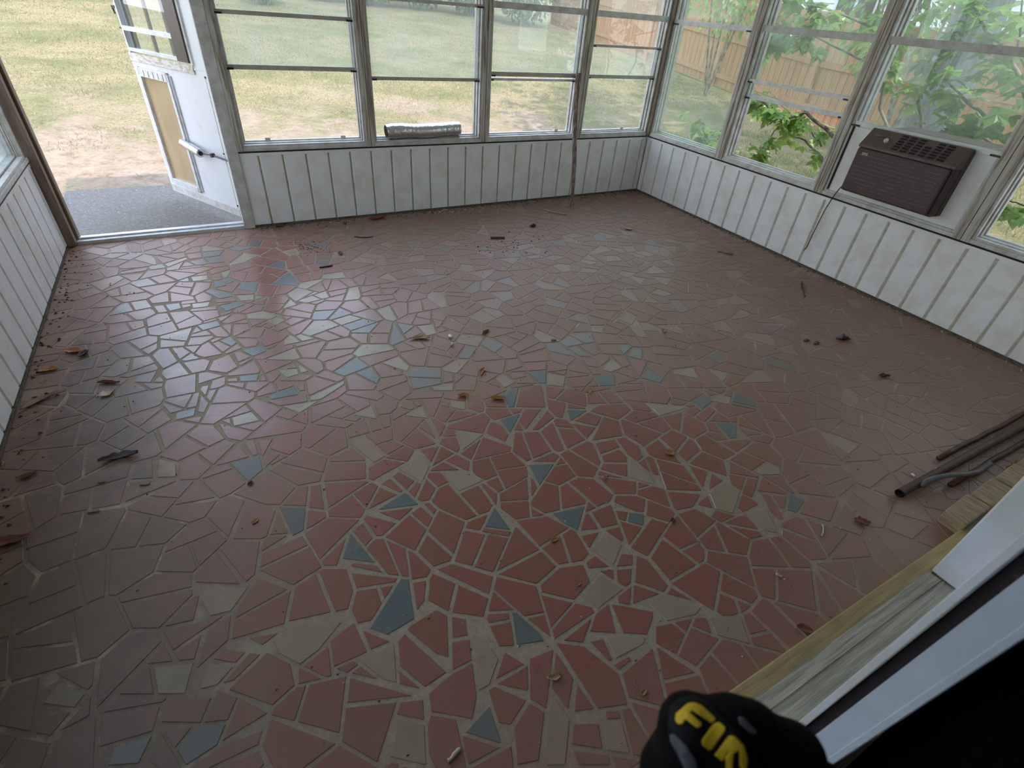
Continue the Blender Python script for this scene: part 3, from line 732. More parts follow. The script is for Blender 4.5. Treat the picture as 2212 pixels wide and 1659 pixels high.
# ---- open white storm door with a pet flap
H0 = Vector((-3.569, .13, 0)); dd_ = Vector((-.472, .881, 0)).normalized(); nn = Vector((-.881, -.472, 0)).normalized()
H0 = Vector((-3.575, .168, 0))
e = struct(empty('door_1', (H0.x, H0.y, .02)), 'white storm door swung open outwards, with a pet flap', 'door')
def dbox(mb, s0, s1, t0, t1, z0, z1, mi=0):   # t: toward the viewer
    c = H0 + dd_ * ((s0 + s1) / 2) + nn * ((t0 + t1) / 2) + Vector((0, 0, (z0 + z1) / 2))
    mb.obox(c, dd_ * ((s1 - s0) / 2), nn * ((t1 - t0) / 2), Vector((0, 0, (z1 - z0) / 2)), mi)
FS0, FS1, FZ0, FZ1 = .47, .855, .095, .872      # pet flap frame
mb = MB(); T = -.034
dbox(mb, 0, FS0, T, 0, .02, .93); dbox(mb, FS1, .905, T, 0, .02, .93); dbox(mb, FS0, FS1, T, 0, .02, FZ0); dbox(mb, FS0, FS1, T, 0, FZ1, .93)
dbox(mb, 0, .13, T, 0, .93, 2.0); dbox(mb, .875, .905, T, 0, .93, 2.0); dbox(mb, .13, .875, T, 0, 1.93, 2.0)
part(mb, 'door_panel', M['doorwhite'], e, bevel=.002)
mb = MB(); dbox(mb, .02, .895, 0, .003, .03, .075); dbox(mb, .036, .041, 0, .002, .07, .90); part(mb, 'kick_rail', M['frame'], e)
mb = MB(); dbox(mb, .135, .90, 0, .010, .905, .955); part(mb, 'lock_rail', M['peel'], e, 'peeling lock rail', bevel=.002)
pf = MB()
for a_, b_, c_, d_ in ((FS0, FS1, FZ1 - .055, FZ1), (FS0, FS1, FZ0, FZ0 + .036), (FS0, FS0 + .028, FZ0, FZ1), (FS1 - .028, FS1, FZ0, FZ1)): dbox(pf, a_, b_, -.03, .012, c_, d_)
dbox(pf, FS0 - .012, FS0 + .002, 0, .018, FZ0 + .01, FZ1 - .01); dbox(pf, FS0 - .030, FS0 - .024, 0, .012, FZ0 + .01, FZ1 - .01)
pfo = part(pf, 'pet_door_frame', M['alub'], e, bevel=.002)
mb = MB(); dbox(mb, FS0 + .026, FS1 - .026, -.012, -.008, FZ0 + .03, FZ1 - .05)
fo = part(mb, 'flap', M['flap'], e, 'amber vinyl flap')
mb = MB()
for k in range(5):
    s_ = FS0 + .06 + k * .06; dbox(mb, s_, s_ + .003, .012, .0135, FZ1 - .05, FZ1 - .012)
part(mb, 'hinge_slots', M['dark'], e)
mb = MB(); dbox(mb, .145, .27, .0, .022, .965, 1.93); part(mb, 'window_channel', M['bronze'], e, 'dark bronze channel', bevel=.002)
mb = MB(); dbox(mb, .125, .145, 0, .012, .955, 1.93); dbox(mb, .86, .875, 0, .014, .955, 1.93); part(mb, 'window_trim', M['alub'], e)
mb = MB(); dbox(mb, .27, .86, -.004, .016, 1.082, 1.108); dbox(mb, .27, .86, -.004, .014, .965, .985); part(mb, 'sash_bar', M['alub'], e)
mb = MB(); dbox(mb, .27, .875, -.016, -.013, .96, 1.93); part(mb, 'pane', M['glassclean'], e)
for s_ in (.36, .57, .80):
    mb = MB(); dbox(mb, s_, s_ + (.022 if s_ < .7 else .05), -.034, -.02, .96, 1.93); part(mb, 'muntin', M['bronze'], e)
# latch lever on the free edge
mb = MB(); p = H0 + dd_ * .90 + Vector((0, 0, 1.205)); mb.obox(p + dd_ * .02, dd_ * .02, nn * .006, Vector((0, 0, .008))); mb.tube([p + dd_ * .02, p + dd_ * .042 - nn * .0 + Vector((0, 0, .004)), p + dd_ * .03 + Vector((0, 0, -.04))], [.008, .008, .004])
part(mb, 'latch_lever', M['black'], e)
mb = MB(); p = H0 + dd_ * .90 + Vector((0, 0, 1.09)); mb.obox(p + dd_ * .008, dd_ * .018, nn * .004, Vector((0, 0, .005))); part(mb, 'catch', M['black'], e)
# screws and stains
for s_, z_ in ((.035, .90), (.03, .10), (.04, .45), (.86, .55)):
    mb = MB(); c = H0 + dd_ * s_ + nn * .002 + Vector((0, 0, z_)); mb.tube([c - nn * .002, c + nn * .002], .006, 8); part(mb, 'screw', M['dark'], e)
# pneumatic closer
cl0 = H0 + dd_ * .49 + nn * .030 + Vector((0, 0, .452)); cl1 = H0 + dd_ * .235 + nn * .055 + Vector((0, 0, .425))
mb = MB(); mb.tube([cl0, cl0.lerp(cl1, .04), cl0.lerp(cl1, .05), cl1], [.014, .018, .028, .028], 14)
cy = part(mb, 'closer_cylinder', M['chrome'], e, 'metal closer cylinder', smooth=False)
mb = MB(); mb.tube([cl1, cl1.lerp(cl0, -.02)], .015, 12); mb.obox(cl0 - nn * .018, dd_ * .012, nn * .02, Vector((0, 0, .012))); part(mb, 'closer_cap', M['black'], e)
j = Vector((-3.55, .02, .432)); k_ = H0 + dd_ * .115 + nn * .04 + Vector((0, 0, .432))
mb = MB(); mb.tube([cl1, k_], .004, 6); mb.tube([k_ + nn * .012, k_ - nn * .012], .014, 8); mb.tube([k_, j], .0065, 8); part(mb, 'closer_rod', M['black'], e)

# ================================================================ OUTSIDE
n_ = 150
xs = np.linspace(-16, 30, n_); ys = np.linspace(-9, 30, n_)
# finer spacing near the porch
xs = np.sort(np.concatenate([xs, np.linspace(-8, 8, 60)])); ys = np.sort(np.concatenate([ys, np.linspace(0, 12, 70)]))
mb = MB()
for y in ys:
    for x in xs: mb.v.append((float(x), float(y), terrain(float(x), float(y))))
L = len(xs)
mb.f = [(j_ * L + i, j_ * L + i + 1, (j_ + 1) * L + i + 1, (j_ + 1) * L + i) for j_ in range(len(ys) - 1) for i in range(L - 1)
        if not (-4.5 < xs[i] and xs[i + 1] < 0 and -7.9 < ys[j_] and ys[j_ + 1] < 0)]
mb.m = [0] * len(mb.f)
g = mb.build('ground', M['ground'], smooth=True); struct(g, 'sloping yard of dry grass and bare dirt', 'ground')
mb = MB(); mb.box(-4.76, -3.2, .10, 1.385, -.16, -.05); mb.box(-4.72, -3.2, .101, .12, -.05, -.045)
c_ = mb.build('concrete_slab', M['concrete'], bevel=.012); tag(c_, 'pebbly concrete step slab in shade outside the open door', 'slab')

# grass blades: nobody could count them
grs = random.Random(3)
V = []; F = []
def gnoise(x, y): return math.sin(x * 2.1 + 1.7 * math.sin(y * 1.3)) * math.sin(y * 2.4 + 1.3 * math.sin(x * 1.1)) + .6 * math.sin(x * 5.3 + y * 3.1) * math.sin(y * 6.1 - x * 2.2)
cnt = 0
while cnt < 62000:
    y = 1.6 + (grs.random() ** 1.4) * 11; x = grs.uniform(-8.5, 6.3)
    if x < -3.7 - 1.6 - (y) * .55 or (x > .6 + y * .9 + 1.5): continue
    dens = min(1, max(.0, (y - 1.9) / 3.2)); 
    if gnoise(x, y) * .5 + dens * 1.15 - .55 < grs.random() * .8 - .1: continue
    if x < -3.1 and y < 1.75: continue
    z = terrain(x, y); h = grs.uniform(.014, .036); a_ = grs.uniform(0, 6.28); wv = .0032 * (1 + y * .08); lx, ly = grs.uniform(-.03, .03), grs.uniform(-.03, .03)
    b0 = len(V); V += [(x - math.cos(a_) * wv, y - math.sin(a_) * wv, z - .003), (x + math.cos(a_) * wv, y + math.sin(a_) * wv, z - .003), (x + lx, y + ly, z + h)]; F.append((b0, b0 + 1, b0 + 2)); cnt += 1
# right side yard
VL = len(V); FL = len(F)
for _ in range(26000):
    x = grs.uniform(.4, 6.2); y = grs.uniform(-3.5, 2.4)
    if gnoise(x, y) < -.35: continue
    z = terrain(x, y); h = grs.uniform(.02, .06); a_ = grs.uniform(0, 6.28); wv = .004
    b0 = len(V); V += [(x - math.cos(a_) * wv, y - math.sin(a_) * wv, z - .003), (x + math.cos(a_) * wv, y + math.sin(a_) * wv, z - .003), (x + grs.uniform(-.03, .03), y + grs.uniform(-.03, .03), z + h)]; F.append((b0, b0 + 1, b0 + 2))
mb = MB(); mb.v = V; mb.f = F; mb.m = [0] * FL + [1] * (len(F) - FL)
M['grassR'] = leafmat('shaded green grass', (.13, .19, .06), (.28, .30, .13), .35)
go = mb.build('grass', [M['grass'], M['grassR']]); tag(go, 'thin dry lawn grass growing in patches over the dirt', 'grass', kind='stuff')

# cedar fence along the right and far boundary
def fence(name, p0, p1, h, label, grp=None, gap=.004, back=1):
    p0 = Vector((*p0, 0)); p1 = Vector((*p1, 0)); L_ = (p1 - p0).length; d = (p1 - p0).normalized(); nrm = Vector((-d.y, d.x, 0)) * back
    e = empty(name, (p0.x, p0.y, terrain(p0.x, p0.y)), label, 'fence', grp); mb = MB(); s_ = 0; r_ = random.Random(5)
    while s_ < L_:
        w_ = .138; c = p0 + d * (s_ + w_ / 2); z = terrain(c.x, c.y); hh = h + r_.uniform(-.01, .01)
        mb.obox((c.x, c.y, z + .03 + hh / 2), d * (w_ / 2 - r_.uniform(gap * .4, gap)), nrm * .009, Vector((0, 0, hh / 2))); s_ += w_ + .002
    part(mb, 'boards', M['fence'], e)
    for zz in (.22, .9, 1.5):
        mb = MB(); k = 0; st = 2.4
        while k < L_:
            a_ = p0 + d * k; b_ = p0 + d * min(L_, k + st)
            pa = Vector((a_.x, a_.y, terrain(a_.x, a_.y) + zz)) + nrm * .03; pb = Vector((b_.x, b_.y, terrain(b_.x, b_.y) + zz)) + nrm * .03
            mid = (pa + pb) / 2; ax = (pb - pa) / 2; mb.obox(mid, ax, nrm * .02, Vector((0, 0, .042))); k += st
        part(mb, 'fence_rail', M['fence'], e)
    k = 0
    while k < L_:
        a_ = p0 + d * k; z = terrain(a_.x, a_.y); mb = MB(); q = Vector((a_.x, a_.y, z + .85)) + nrm * .06; mb.obox(q, d * .045, nrm * .045, Vector((0, 0, .86))); part(mb, 'fence_post', M['fence'], e); k += 2.4
    return e
fence('cedar_fence', (6.75, -6.5), (6.75, 12.6), 1.62, 'cedar board fence along the right side of the yard', back=1)
fence('cedar_fence', (-12, 16.5), (6.75, 16.5), 1.6, 'cedar board fence far behind the hedge', back=-1)

# trees, shrubs
def lobed(rng, size, frame, bend=.25):
    """three to five lobed leaf as a fan; returns verts, faces"""
    pts = [(0, 0), (.18, .02), (.42, -.04), (.50, .18), (.30, .26), (.52, .46), (.56, .66), (.34, .60), (.18, .52), (.20, .78), (0, 1.05)]
    out = pts + [(-x, y) for x, y in pts[-2:0:-1]]
    V = []; 
    for x, y in out: V.append(frame(x * size, y * size, (-bend * x * x * 2 - bend * .5 * y * y + .06 * math.sin(9 * y)) * size))
    V.append(frame(0, .42 * size, .03 * size)); n = len(out)
    return V, [(i, (i + 1) % n, n) for i in range(n)]
def make_frame(o, d, up, roll=0):
    d = d.normalized(); s_ = d.cross(up)
    if s_.length < 1e-3: s_ = Vector((1, 0, 0))
    s_.normalize(); u = s_.cross(d)
    return lambda x, y, z: tuple(o + s_ * x + d * y + u * z)
def leaves_along(mb, pts, rng, n, size, spread):
    for _ in range(n):
        t = rng.random() ** .7 * (len(pts) - 1.001); i = int(t); p = Vector(pts[i]).lerp(Vector(pts[i + 1]), t - i)
        d = Vector((rng.uniform(-1, 1), rng.uniform(-1, 1), rng.uniform(-.9, .25))).normalized()
        o = p + d * spread * rng.random()
        V, F = lobed(rng, size * rng.uniform(.6, 1.2), make_frame(o, d, Vector((rng.uniform(-.4, .4), rng.uniform(-.4, .4), 1))))
        mb.add(V, F)
def shrub(name, root, branches, label, cat, leafn, size, spread, mat, seed, bmat='branch', r0=.02, loc=None):
    rng = random.Random(seed); e = empty(name, root, label, cat)
    for br, rr in branches:
        mb = MB(); pts = [Vector(b) for b in br]; sm = []
        for i in range(len(pts) - 1):
            for k in range(4): sm.append(pts[i].lerp(pts[i + 1], k / 4))
        sm.append(pts[-1]); sm = [p + Vector((rng.uniform(-1, 1), rng.uniform(-1, 1), rng.uniform(-1, 1))) * .008 for p in sm]
        mb.tube(sm, [rr * (1 - .75 * i / len(sm)) for i in range(len(sm))], 7)
        part(mb, 'branch', M[bmat], e, smooth=True)
    lb = MB()
    for (br, rr), n in zip(branches, leafn): leaves_along(lb, br[1:] if len(br) > 2 else br, rng, n, size, spread)
    part(lb, 'foliage', M[mat], e)
    return e
# fig-like shrub outside the half open window; branches follow the photograph
def R(px, py, x): return at(px, py, 'x', x)
root = Vector((1.25, -2.35, terrain(1.25, -2.35)))
br = [([root, R(1870, 320, 1.1), R(1800, 292, 1.0), R(1740, 243, .95), R(1695, 262, .9), R(1650, 222, .8), R(1600, 190, .8)], .022),
      ([root, R(1820, 400, 1.1), R(1775, 340, 1.05), R(1740, 305, 1.0), R(1700, 286, .95)], .016),
      ([R(1775, 315, 1.1), R(1755, 285, 1.1), R(1715, 255, 1.1), R(1660, 195, 1.2)], .010),
      ([R(1690, 262, .9), R(1672, 285, .9), R(1640, 330, .85), R(1622, 350, .85)], .007),
      ([R(1650, 222, .8), R(1575, 270, .7), R(1530, 300, .6), R(1500, 240, .6)], .008),
      ([root, R(1900, 230, 1.0), R(1915, 150, .9), R(1925, 80, .8), R(1930, 10, .8)], .014),
      ([root, R(1990, 270, .9), R(1985, 200, .8), R(2005, 130, .7), R(2060, 60, .7)], .015),
      ([R(1915, 150, .9), R(1800, 100, .9), R(1720, 60, .9), R(1660, 90, .9)], .009),
      ([R(1925, 80, .8), R(1820, 30, .8), R(1740, 10, .9), R(1700, -60, .9)], .009)]
shrub('leafy_shrub', root, br, 'green shrub with lobed leaves seen through the half open window', 'shrub', [70, 14, 16, 34, 26, 40, 34, 60, 50], .12, .12, 'leafA', 11)
root2 = Vector((1.7, -3.3, terrain(1.7, -3.3)))
br = [([root2, R(2190, 330, .9), R(2130, 250, .8), R(2080, 210, .75), R(2040, 170, .8)], .018), ([root2, R(2212, 200, .8), R(2180, 120, .7), R(2120, 50, .7), R(2090, -20, .7)], .018),
      ([root2, R(2260, 300, .7), R(2230, 200, .6), R(2200, 100, .6), R(2210, 0, .6)], .014), ([root2, R(2250, 470, .6), R(2200, 440, .55), R(2170, 430, .55)], .008),
      ([R(2190, 330, .9), R(2100, 290, .8), R(2050, 265, .8)], .008)]
shrub('leafy_shrub', root2, br, 'taller leafy shrub behind the glass right of the air conditioner', 'shrub', [45, 45, 45, 16, 24], .125, .16, 'leafA', 12)
# the grey trunk
tp_ = at(2010, 250, 'x', 2.9); gx, gy = tp_.x, tp_.y
e = empty('shade_tree', (gx, gy, terrain(gx, gy)), 'broad grey barked tree trunk beyond the right windows', 'tree')
mb = MB(); mb.tube([(gx, gy, terrain(gx, gy) - .1), (gx, gy, .25), (gx + .02, gy, 1.2), (gx - .03, gy + .05, 2.6), (gx + .05, gy, 4.4)], [.36, .25, .22, .20, .17], 18); part(mb, 'trunk', M['trunk'], e, smooth=True)
rng = random.Random(21); brs = []
for k in range(9):
    a_ = k * 2.4; d = Vector((math.cos(a_), math.sin(a_), .45)); p = Vector((gx, gy, 2.9 + .2 * k)); brs.append([p, p + d * .9, p + d * 1.8 + Vector((0, 0, .1)), p + d * 2.7 - Vector((0, 0, .1))])
for b_ in brs:
    mb = MB(); mb.tube(b_, [.07, .05, .03, .012], 7); part(mb, 'branch', M['trunk'], e, smooth=True)
lb = MB()
for b_ in brs: leaves_along(lb, b_[1:], rng, 400, .20, 1.1)
part(lb, 'foliage', M['leafA'], e)

def crown(mb, c, r, n, size, rng):
    for _ in range(n):
        a_ = rng.uniform(0, 6.283); cz = rng.uniform(-1, 1); rr = rng.random() ** .4; s_ = math.sqrt(1 - cz * cz)
        nrm = Vector((math.cos(a_) * s_, math.sin(a_) * s_, cz)); o = Vector(c) + Vector((nrm.x * r[0], nrm.y * r[1], nrm.z * r[2])) * rr
        d = (nrm + Vector((rng.uniform(-.8, .8), rng.uniform(-.8, .8), rng.uniform(-1, .3)))).normalized(); f = make_frame(o, d, Vector((rng.uniform(-.6, .6), rng.uniform(-.6, .6), 1)))
        s2 = size * rng.uniform(.6, 1.3); mb.add([f(0, 0, 0), f(.35 * s2, .4 * s2, .05 * s2), f(0, s2, -.1 * s2), f(-.35 * s2, .4 * s2, .05 * s2)], [(0, 1, 2, 3)])
def bush(name, x, y, r, h, label, cat, seed, n=1200, size=.12, mat='leafB', group=None, z0=0.0, trunk=None):
    rng = random.Random(seed); z = terrain(x, y); e = empty(name, (x, y, z), label, cat, group)
    mb = MB()
    for k in range(5):
        a_ = k * 1.26; mb.tube([(x, y, z - .05), (x + math.cos(a_) * r[0] * .4, y + math.sin(a_) * r[1] * .4, z + z0 + h * .45), (x + math.cos(a_) * r[0] * .8, y + math.sin(a_) * r[1] * .7, z + z0 + h * .8)], [.022, .016, .006], 6)
    part(mb, 'trunk' if cat == 'tree' else 'stems', M['branch'], e)
    mb = MB(); crown(mb, (x, y, z + z0 + h / 2), (r[0], r[1], h / 2), n, size, rng); part(mb, 'foliage', M[mat], e)
    return e
# hedge along the crest
hx = [(.1, 14.2), (1.5, 14.0), (2.9, 13.8), (4.3, 13.3), (5.5, 12.2)]
lbs = ['dark hedge bush on the crest, furthest left, above the foil duct', 'dark hedge bush on the crest, second from the left', 'dark hedge bush in the middle of the crest row', 'hedge bush on the crest beside the light gap in the row', 'hedge bush against the cedar fence corner']
for (x, y), l, s_ in zip(hx, lbs, range(30, 40)): bush('hedge_bush', x, y, (1.0, .8), 2.4, l, 'bush', s_, 2200, .13, 'leafB', 'hedge bushes along the far crest')
bush('garden_tree', 5.6, 4.6, (1.0, 1.1), 2.2, 'small leafy tree in front of the fence beyond the corner window', 'tree', 51, 1300, .10, 'leafA', z0=1.0)
bush('garden_tree', 5.9, 1.6, (.8, .8), 2.6, 'small tree against the fence beyond the half open window', 'tree', 52, 900, .14, 'leafA', z0=.9)
bush('garden_tree', -1.6, 12.6, (.55, .5), 2.2, 'rounded green shrub on the hill straight beyond the first window', 'tree', 53, 1800, .10, 'leafB', z0=0)
# shade trees whose shadows fall on the lawn, standing right of the view
bush('garden_tree', 4.9, .4, (1.5, 1.3), 2.0, 'spreading tree whose leaves hang over the right side yard', 'tree', 54, 1300, .20, 'leafA', z0=2.1)
#bush('garden_tree', 2.2, 1.2, (1.2, 1.0), 1.4, 'high crown over the yard beyond the corner', 'tree', 55, 700, .22, 'leafA', z0=3.0)
#bush('garden_tree', 1.2, -1.0, (1.0, 1.6), 1.2, 'high crown close outside the right windows', 'tree', 56, 600, .2, 'leafA', z0=2.9)

# neighbour's house
e = empty('neighbour_house', (12, 3, 0), 'white clapboard house beyond the right fence', 'house')
mb = MB()
for k in range(26):
    z = .2 + k * .16; mb.add([(10.2, -6, z), (10.2, 11, z), (10.2, 11, z + .16), (10.2, -6, z + .16), (10.16, -6, z), (10.16, 11, z)], [(4, 5, 2, 3)[::-1], (0, 1, 5, 4)])
mb.box(10.22, 16, -6, 11, 0, 4.4)
part(mb, 'wall', M['siding'], e)
mb = MB(); mb.box(9.7, 16.5, -6.5, 11.5, 4.4, 4.6); part(mb, 'roof', M['roof'], e)
wp = at(1838, 42, 'x', 10.1)
for yy in (wp.y, wp.y + 4):
    mb = MB(); mb.box(10.08, 10.18, yy - .55, yy + .55, wp.z - .5, wp.z + .9); wf = part(mb, 'window', M['jambwhite'], e)
    mb = MB(); mb.box(10.06, 10.085, yy - .45, yy - .04, wp.z - .4, wp.z + .8); mb.box(10.06, 10.085, yy + .04, yy + .45, wp.z - .4, wp.z + .8); po = part(mb, 'pane', M['bronze'], e)

# ================================================================ THINGS IN THE PORCH
# foil duct on the sill
a0, a1 = Vector((-2.505, .034, .592)), Vector((-1.92, .050, .592))
rng = random.Random(4); mb = MB(); pts = []; rad = []
n_ = 84
for i in range(n_ + 1):
    t = i / n_; pts.append(a0.lerp(a1, t) + Vector((0, 0, .004 * math.sin(t * 9)))); rad.append(.049 + (.0030 if i % 2 else -.0012) + .002 * math.sin(t * 14) + rng.uniform(-.001, .001))
mb.tube(pts, rad, 26, cap=False); r2 = [x - .003 for x in rad]
mb.tube(pts, r2, 26, cap=False)
o = mb.build('foil_duct', M['foil'], smooth=True); tag(o, 'crinkled silver foil duct lying on the far window sill', 'duct')
for v in o.data.vertices:
    pass

# air conditioner
e = empty('air_conditioner', (-.06, -2.28, .575), 'brown window air conditioner set in the right window wall', 'air conditioner')
Y0, Y1 = -2.572, -2.012
mb = MB(); mb.box(-.026, .42, Y0, Y1, .585, .952); mb.box(-.087, -.0255, Y0 + .002, Y1 - .002, .587, .852); part(mb, 'case', M['acbrown'], e, bevel=.006)
mb = MB(); mb.box(-.112, -.086, Y0 + .018, Y1 - .0, .595, .850); fp = part(mb, 'front_panel', M['acbrown'], e, bevel=.008)
for k in range(9):
    mb = MB(); z = .632 + k * .0225; mb.box(-.1135, -.1115, Y0 + .05, Y1 - .025, z, z + .0026); part(mb, 'louvre_line', M['acstripe'], e)
mb = MB(); P = [(-.112, Y0 - .002, .852), (-.112, Y1 + .004, .852), (-.112, Y1 + .004, .866), (-.112, Y0 - .002, .866), (-.026, Y0 - .002, .958), (-.026, Y1 + .004, .958), (-.026, Y0 - .002, .852), (-.026, Y1 + .004, .852)]
mb.add(P, [(0, 1, 2, 3), (3, 2, 5, 4), (0, 6, 7, 1), (0, 3, 4, 6), (1, 7, 5, 2), (6, 4, 5, 7)]); part(mb, 'top_panel', M['acgrey'], e, bevel=.003)
sl_ = Vector((.086, 0, .092)); sn = Vector((-.092, 0, .086)).normalized(); s0 = Vector((-.112, 0, .866)); sd = sl_.normalized()
def on(y, t, h=0): return s0 + sl_ * t + sn * h + Vector((0, y, 0))
mb = MB(); c = on((-2.255 - 2.40) / 2 - .02, .5, .0015); mb.obox(on(-2.348, .5, .000), Vector((0, .155, 0)), sd * .050, sn * .0012); 0
for r_ in range(6):
    for q in range(6):
        if q == 3 and r_ > 3: continue
        mb = MB(); y = -2.215 - q * .052; mb.obox(on(y, .14 + r_ * .145, .003), Vector((0, .0175, 0)), sd * .0042, sn * .0015); part(mb, 'vent_slot', M['black'], e)
mb = MB(); c = on(-2.14, .42, 0); mb.tube([c, c + sn * .014], .013, 16); part(mb, 'control_knob', M['alub'], e, 'pale round knob')
mb = MB(); c = on(-2.085, .62, .002); mb.obox(c, Vector((0, .028, 0)), sd * .005, sn * .001); part(mb, 'control_plate', M['acstripe'], e)
mb = MB(); mb.box(-.1145, -.112, -2.088, -2.052, .812, .828); part(mb, 'badge', M['badge'], e, 'tarnished badge')
# power cord hanging over the rail
pts = [(-.05, -1.995, .600), (-.03, -1.975, .597), (-.025, -1.962, .575), (-.022, -1.95, .545), (-.018, -1.937, .50), (-.02, -1.925, .42), (-.018, -1.918, .33), (-.02, -1.913, .22), (-.018, -1.911, .14), (-.024, -1.902, .118)]
mb = MB(); mb.tube(pts, .0035, 8); o = mb.build('power_cord', M['cord'], smooth=True); tag(o, 'thin red brown cord hanging down the white wall below the air conditioner', 'cord')
# leaning stick
s0_ = fl(1234, 448); s1_ = Vector((-.905, -.022, .985)); mb = MB(); pts = []; rad = []; rng = random.Random(8)
for i in range(19):
    t = i / 18; pts.append(s0_.lerp(s1_, t) + Vector((.010 * math.sin(t * 7), .004 * math.sin(t * 9), .010))); rad.append(.0155 + .0085 * t + rng.uniform(-.0015, .0015))
mb.tube(pts, rad, 10); o = mb.build('stick', M['bark'], smooth=True); tag(o, 'long barky brown stick leaning upright against the far window post', 'stick')
# iron pipe, rods and grey tubing by the brick ledge
pa = fl(1943, 1066, .022); pb = Vector((-.35, -3.61, .03))
def path(a_, b_, n=10, wob=.004, seed=1, sag=0):
    r_ = random.Random(seed); return [a_.lerp(b_, i / n) + Vector((r_.uniform(-wob, wob), r_.uniform(-wob, wob), sag * math.sin(math.pi * i / n))) for i in range(n + 1)]
mb = MB(); mb.tube(path(pa, pb, 8, .0), .017, 14, cap=False); mb.tube(path(pa, pb, 8, .0), .012, 14, cap=False, mi=1)
o = mb.build('iron_pipe', [M['iron'], M['dark']], smooth=True); tag(o, 'dark rusty pipe with an open end lying beside the brick ledge', 'pipe')
qa = fl(2040, 1022, .012) ; mb = MB(); mb.tube(path(Vector((-1.42, -3.648, .012)), Vector((-.3, -3.665, .02)), 10, .003, 3), .011, 10)
o = mb.build('iron_rod', M['iron'], smooth=True); tag(o, 'thin dark rod lying between the rusty pipe and the bricks', 'rod')
mb = MB(); mb.tube(path(Vector((-1.30, -3.545, .013)), Vector((-.3, -3.56, .02)), 10, .004, 5), .011, 10)
o = mb.build('iron_rod', M['iron'], smooth=True); tag(o, 'dark rod lying on the far side of the rusty pipe', 'rod')
g = [fl(1992, 1052, .03), fl(2000, 1040, .048), fl(2020, 1032, .052), fl(2050, 1026, .052), fl(2080, 1025, .045), fl(2110, 1021, .02), fl(2140, 1002, .018)]
mb = MB(); mb.tube(g, .0095, 10); o = mb.build('grey_tubing', M['greypipe'], smooth=True); tag(o, 'grey curved tubing lying over the open end of the rusty pipe', 'tubing')

# dry leaves, chips and twigs: (pixel, length, width, angle deg in the photo, curl, material, name, category, label)
def curled_leaf(px, py, L_, W_, ang, curl, mat, name, cat, label, seed, lift=.004, pointed=True, rough=.15):
    r_ = random.Random(seed); o = fl(px, py); a_ = math.radians(ang); 
    p2 = fl(px + 10 * math.cos(a_), py - 10 * math.sin(a_)); d = (p2 - o); d.z = 0; d.normalize(); s_ = Vector((-d.y, d.x, 0))
    nu, nv = 9, 5; mb = MB(); ph = r_.uniform(0, 6)
    for i in range(nu):
        t = i / (nu - 1); w_ = W_ * 1.25 * (1 + r_.uniform(-.28, .22)) * (math.sin(math.pi * min(max(t, .04), .96)) ** .6 if pointed else 1 - .15 * math.sin(5 * t + ph))
        for j in range(nv):
            v = (j / (nv - 1) - .5) * 2; an = v * curl; R_ = (w_ / 2) / max(curl, .2)
            yy = R_ * math.sin(an); zz = R_ * (1 - math.cos(an))
            zz += L_ * .16 * (t - .5) ** 2 * 2 + r_.uniform(-1, 1) * rough * .45 * W_
            mb.v.append(tuple(o + d * ((t - .5) * L_) + s_ * (yy + .06 * L_ * math.sin(t * 4 + ph)) + Vector((0, 0, lift + zz))))
    mb.f = [(i * nv + j, i * nv + j + 1, (i + 1) * nv + j + 1, (i + 1) * nv + j) for i in range(nu - 1) for j in range(nv - 1)]; mb.m = [0] * len(mb.f)
    zmin = min(v[2] for v in mb.v); mb.v = [(a, b, c - zmin + .0008) for a, b, c in mb.v]
    ob = mb.build(name, M[mat], smooth=True, origin=(o.x, o.y, 0)); sol = ob.modifiers.new('solid', 'SOLIDIFY'); sol.thickness = .0008; sol.offset = 1
    tag(ob, label, cat); return ob
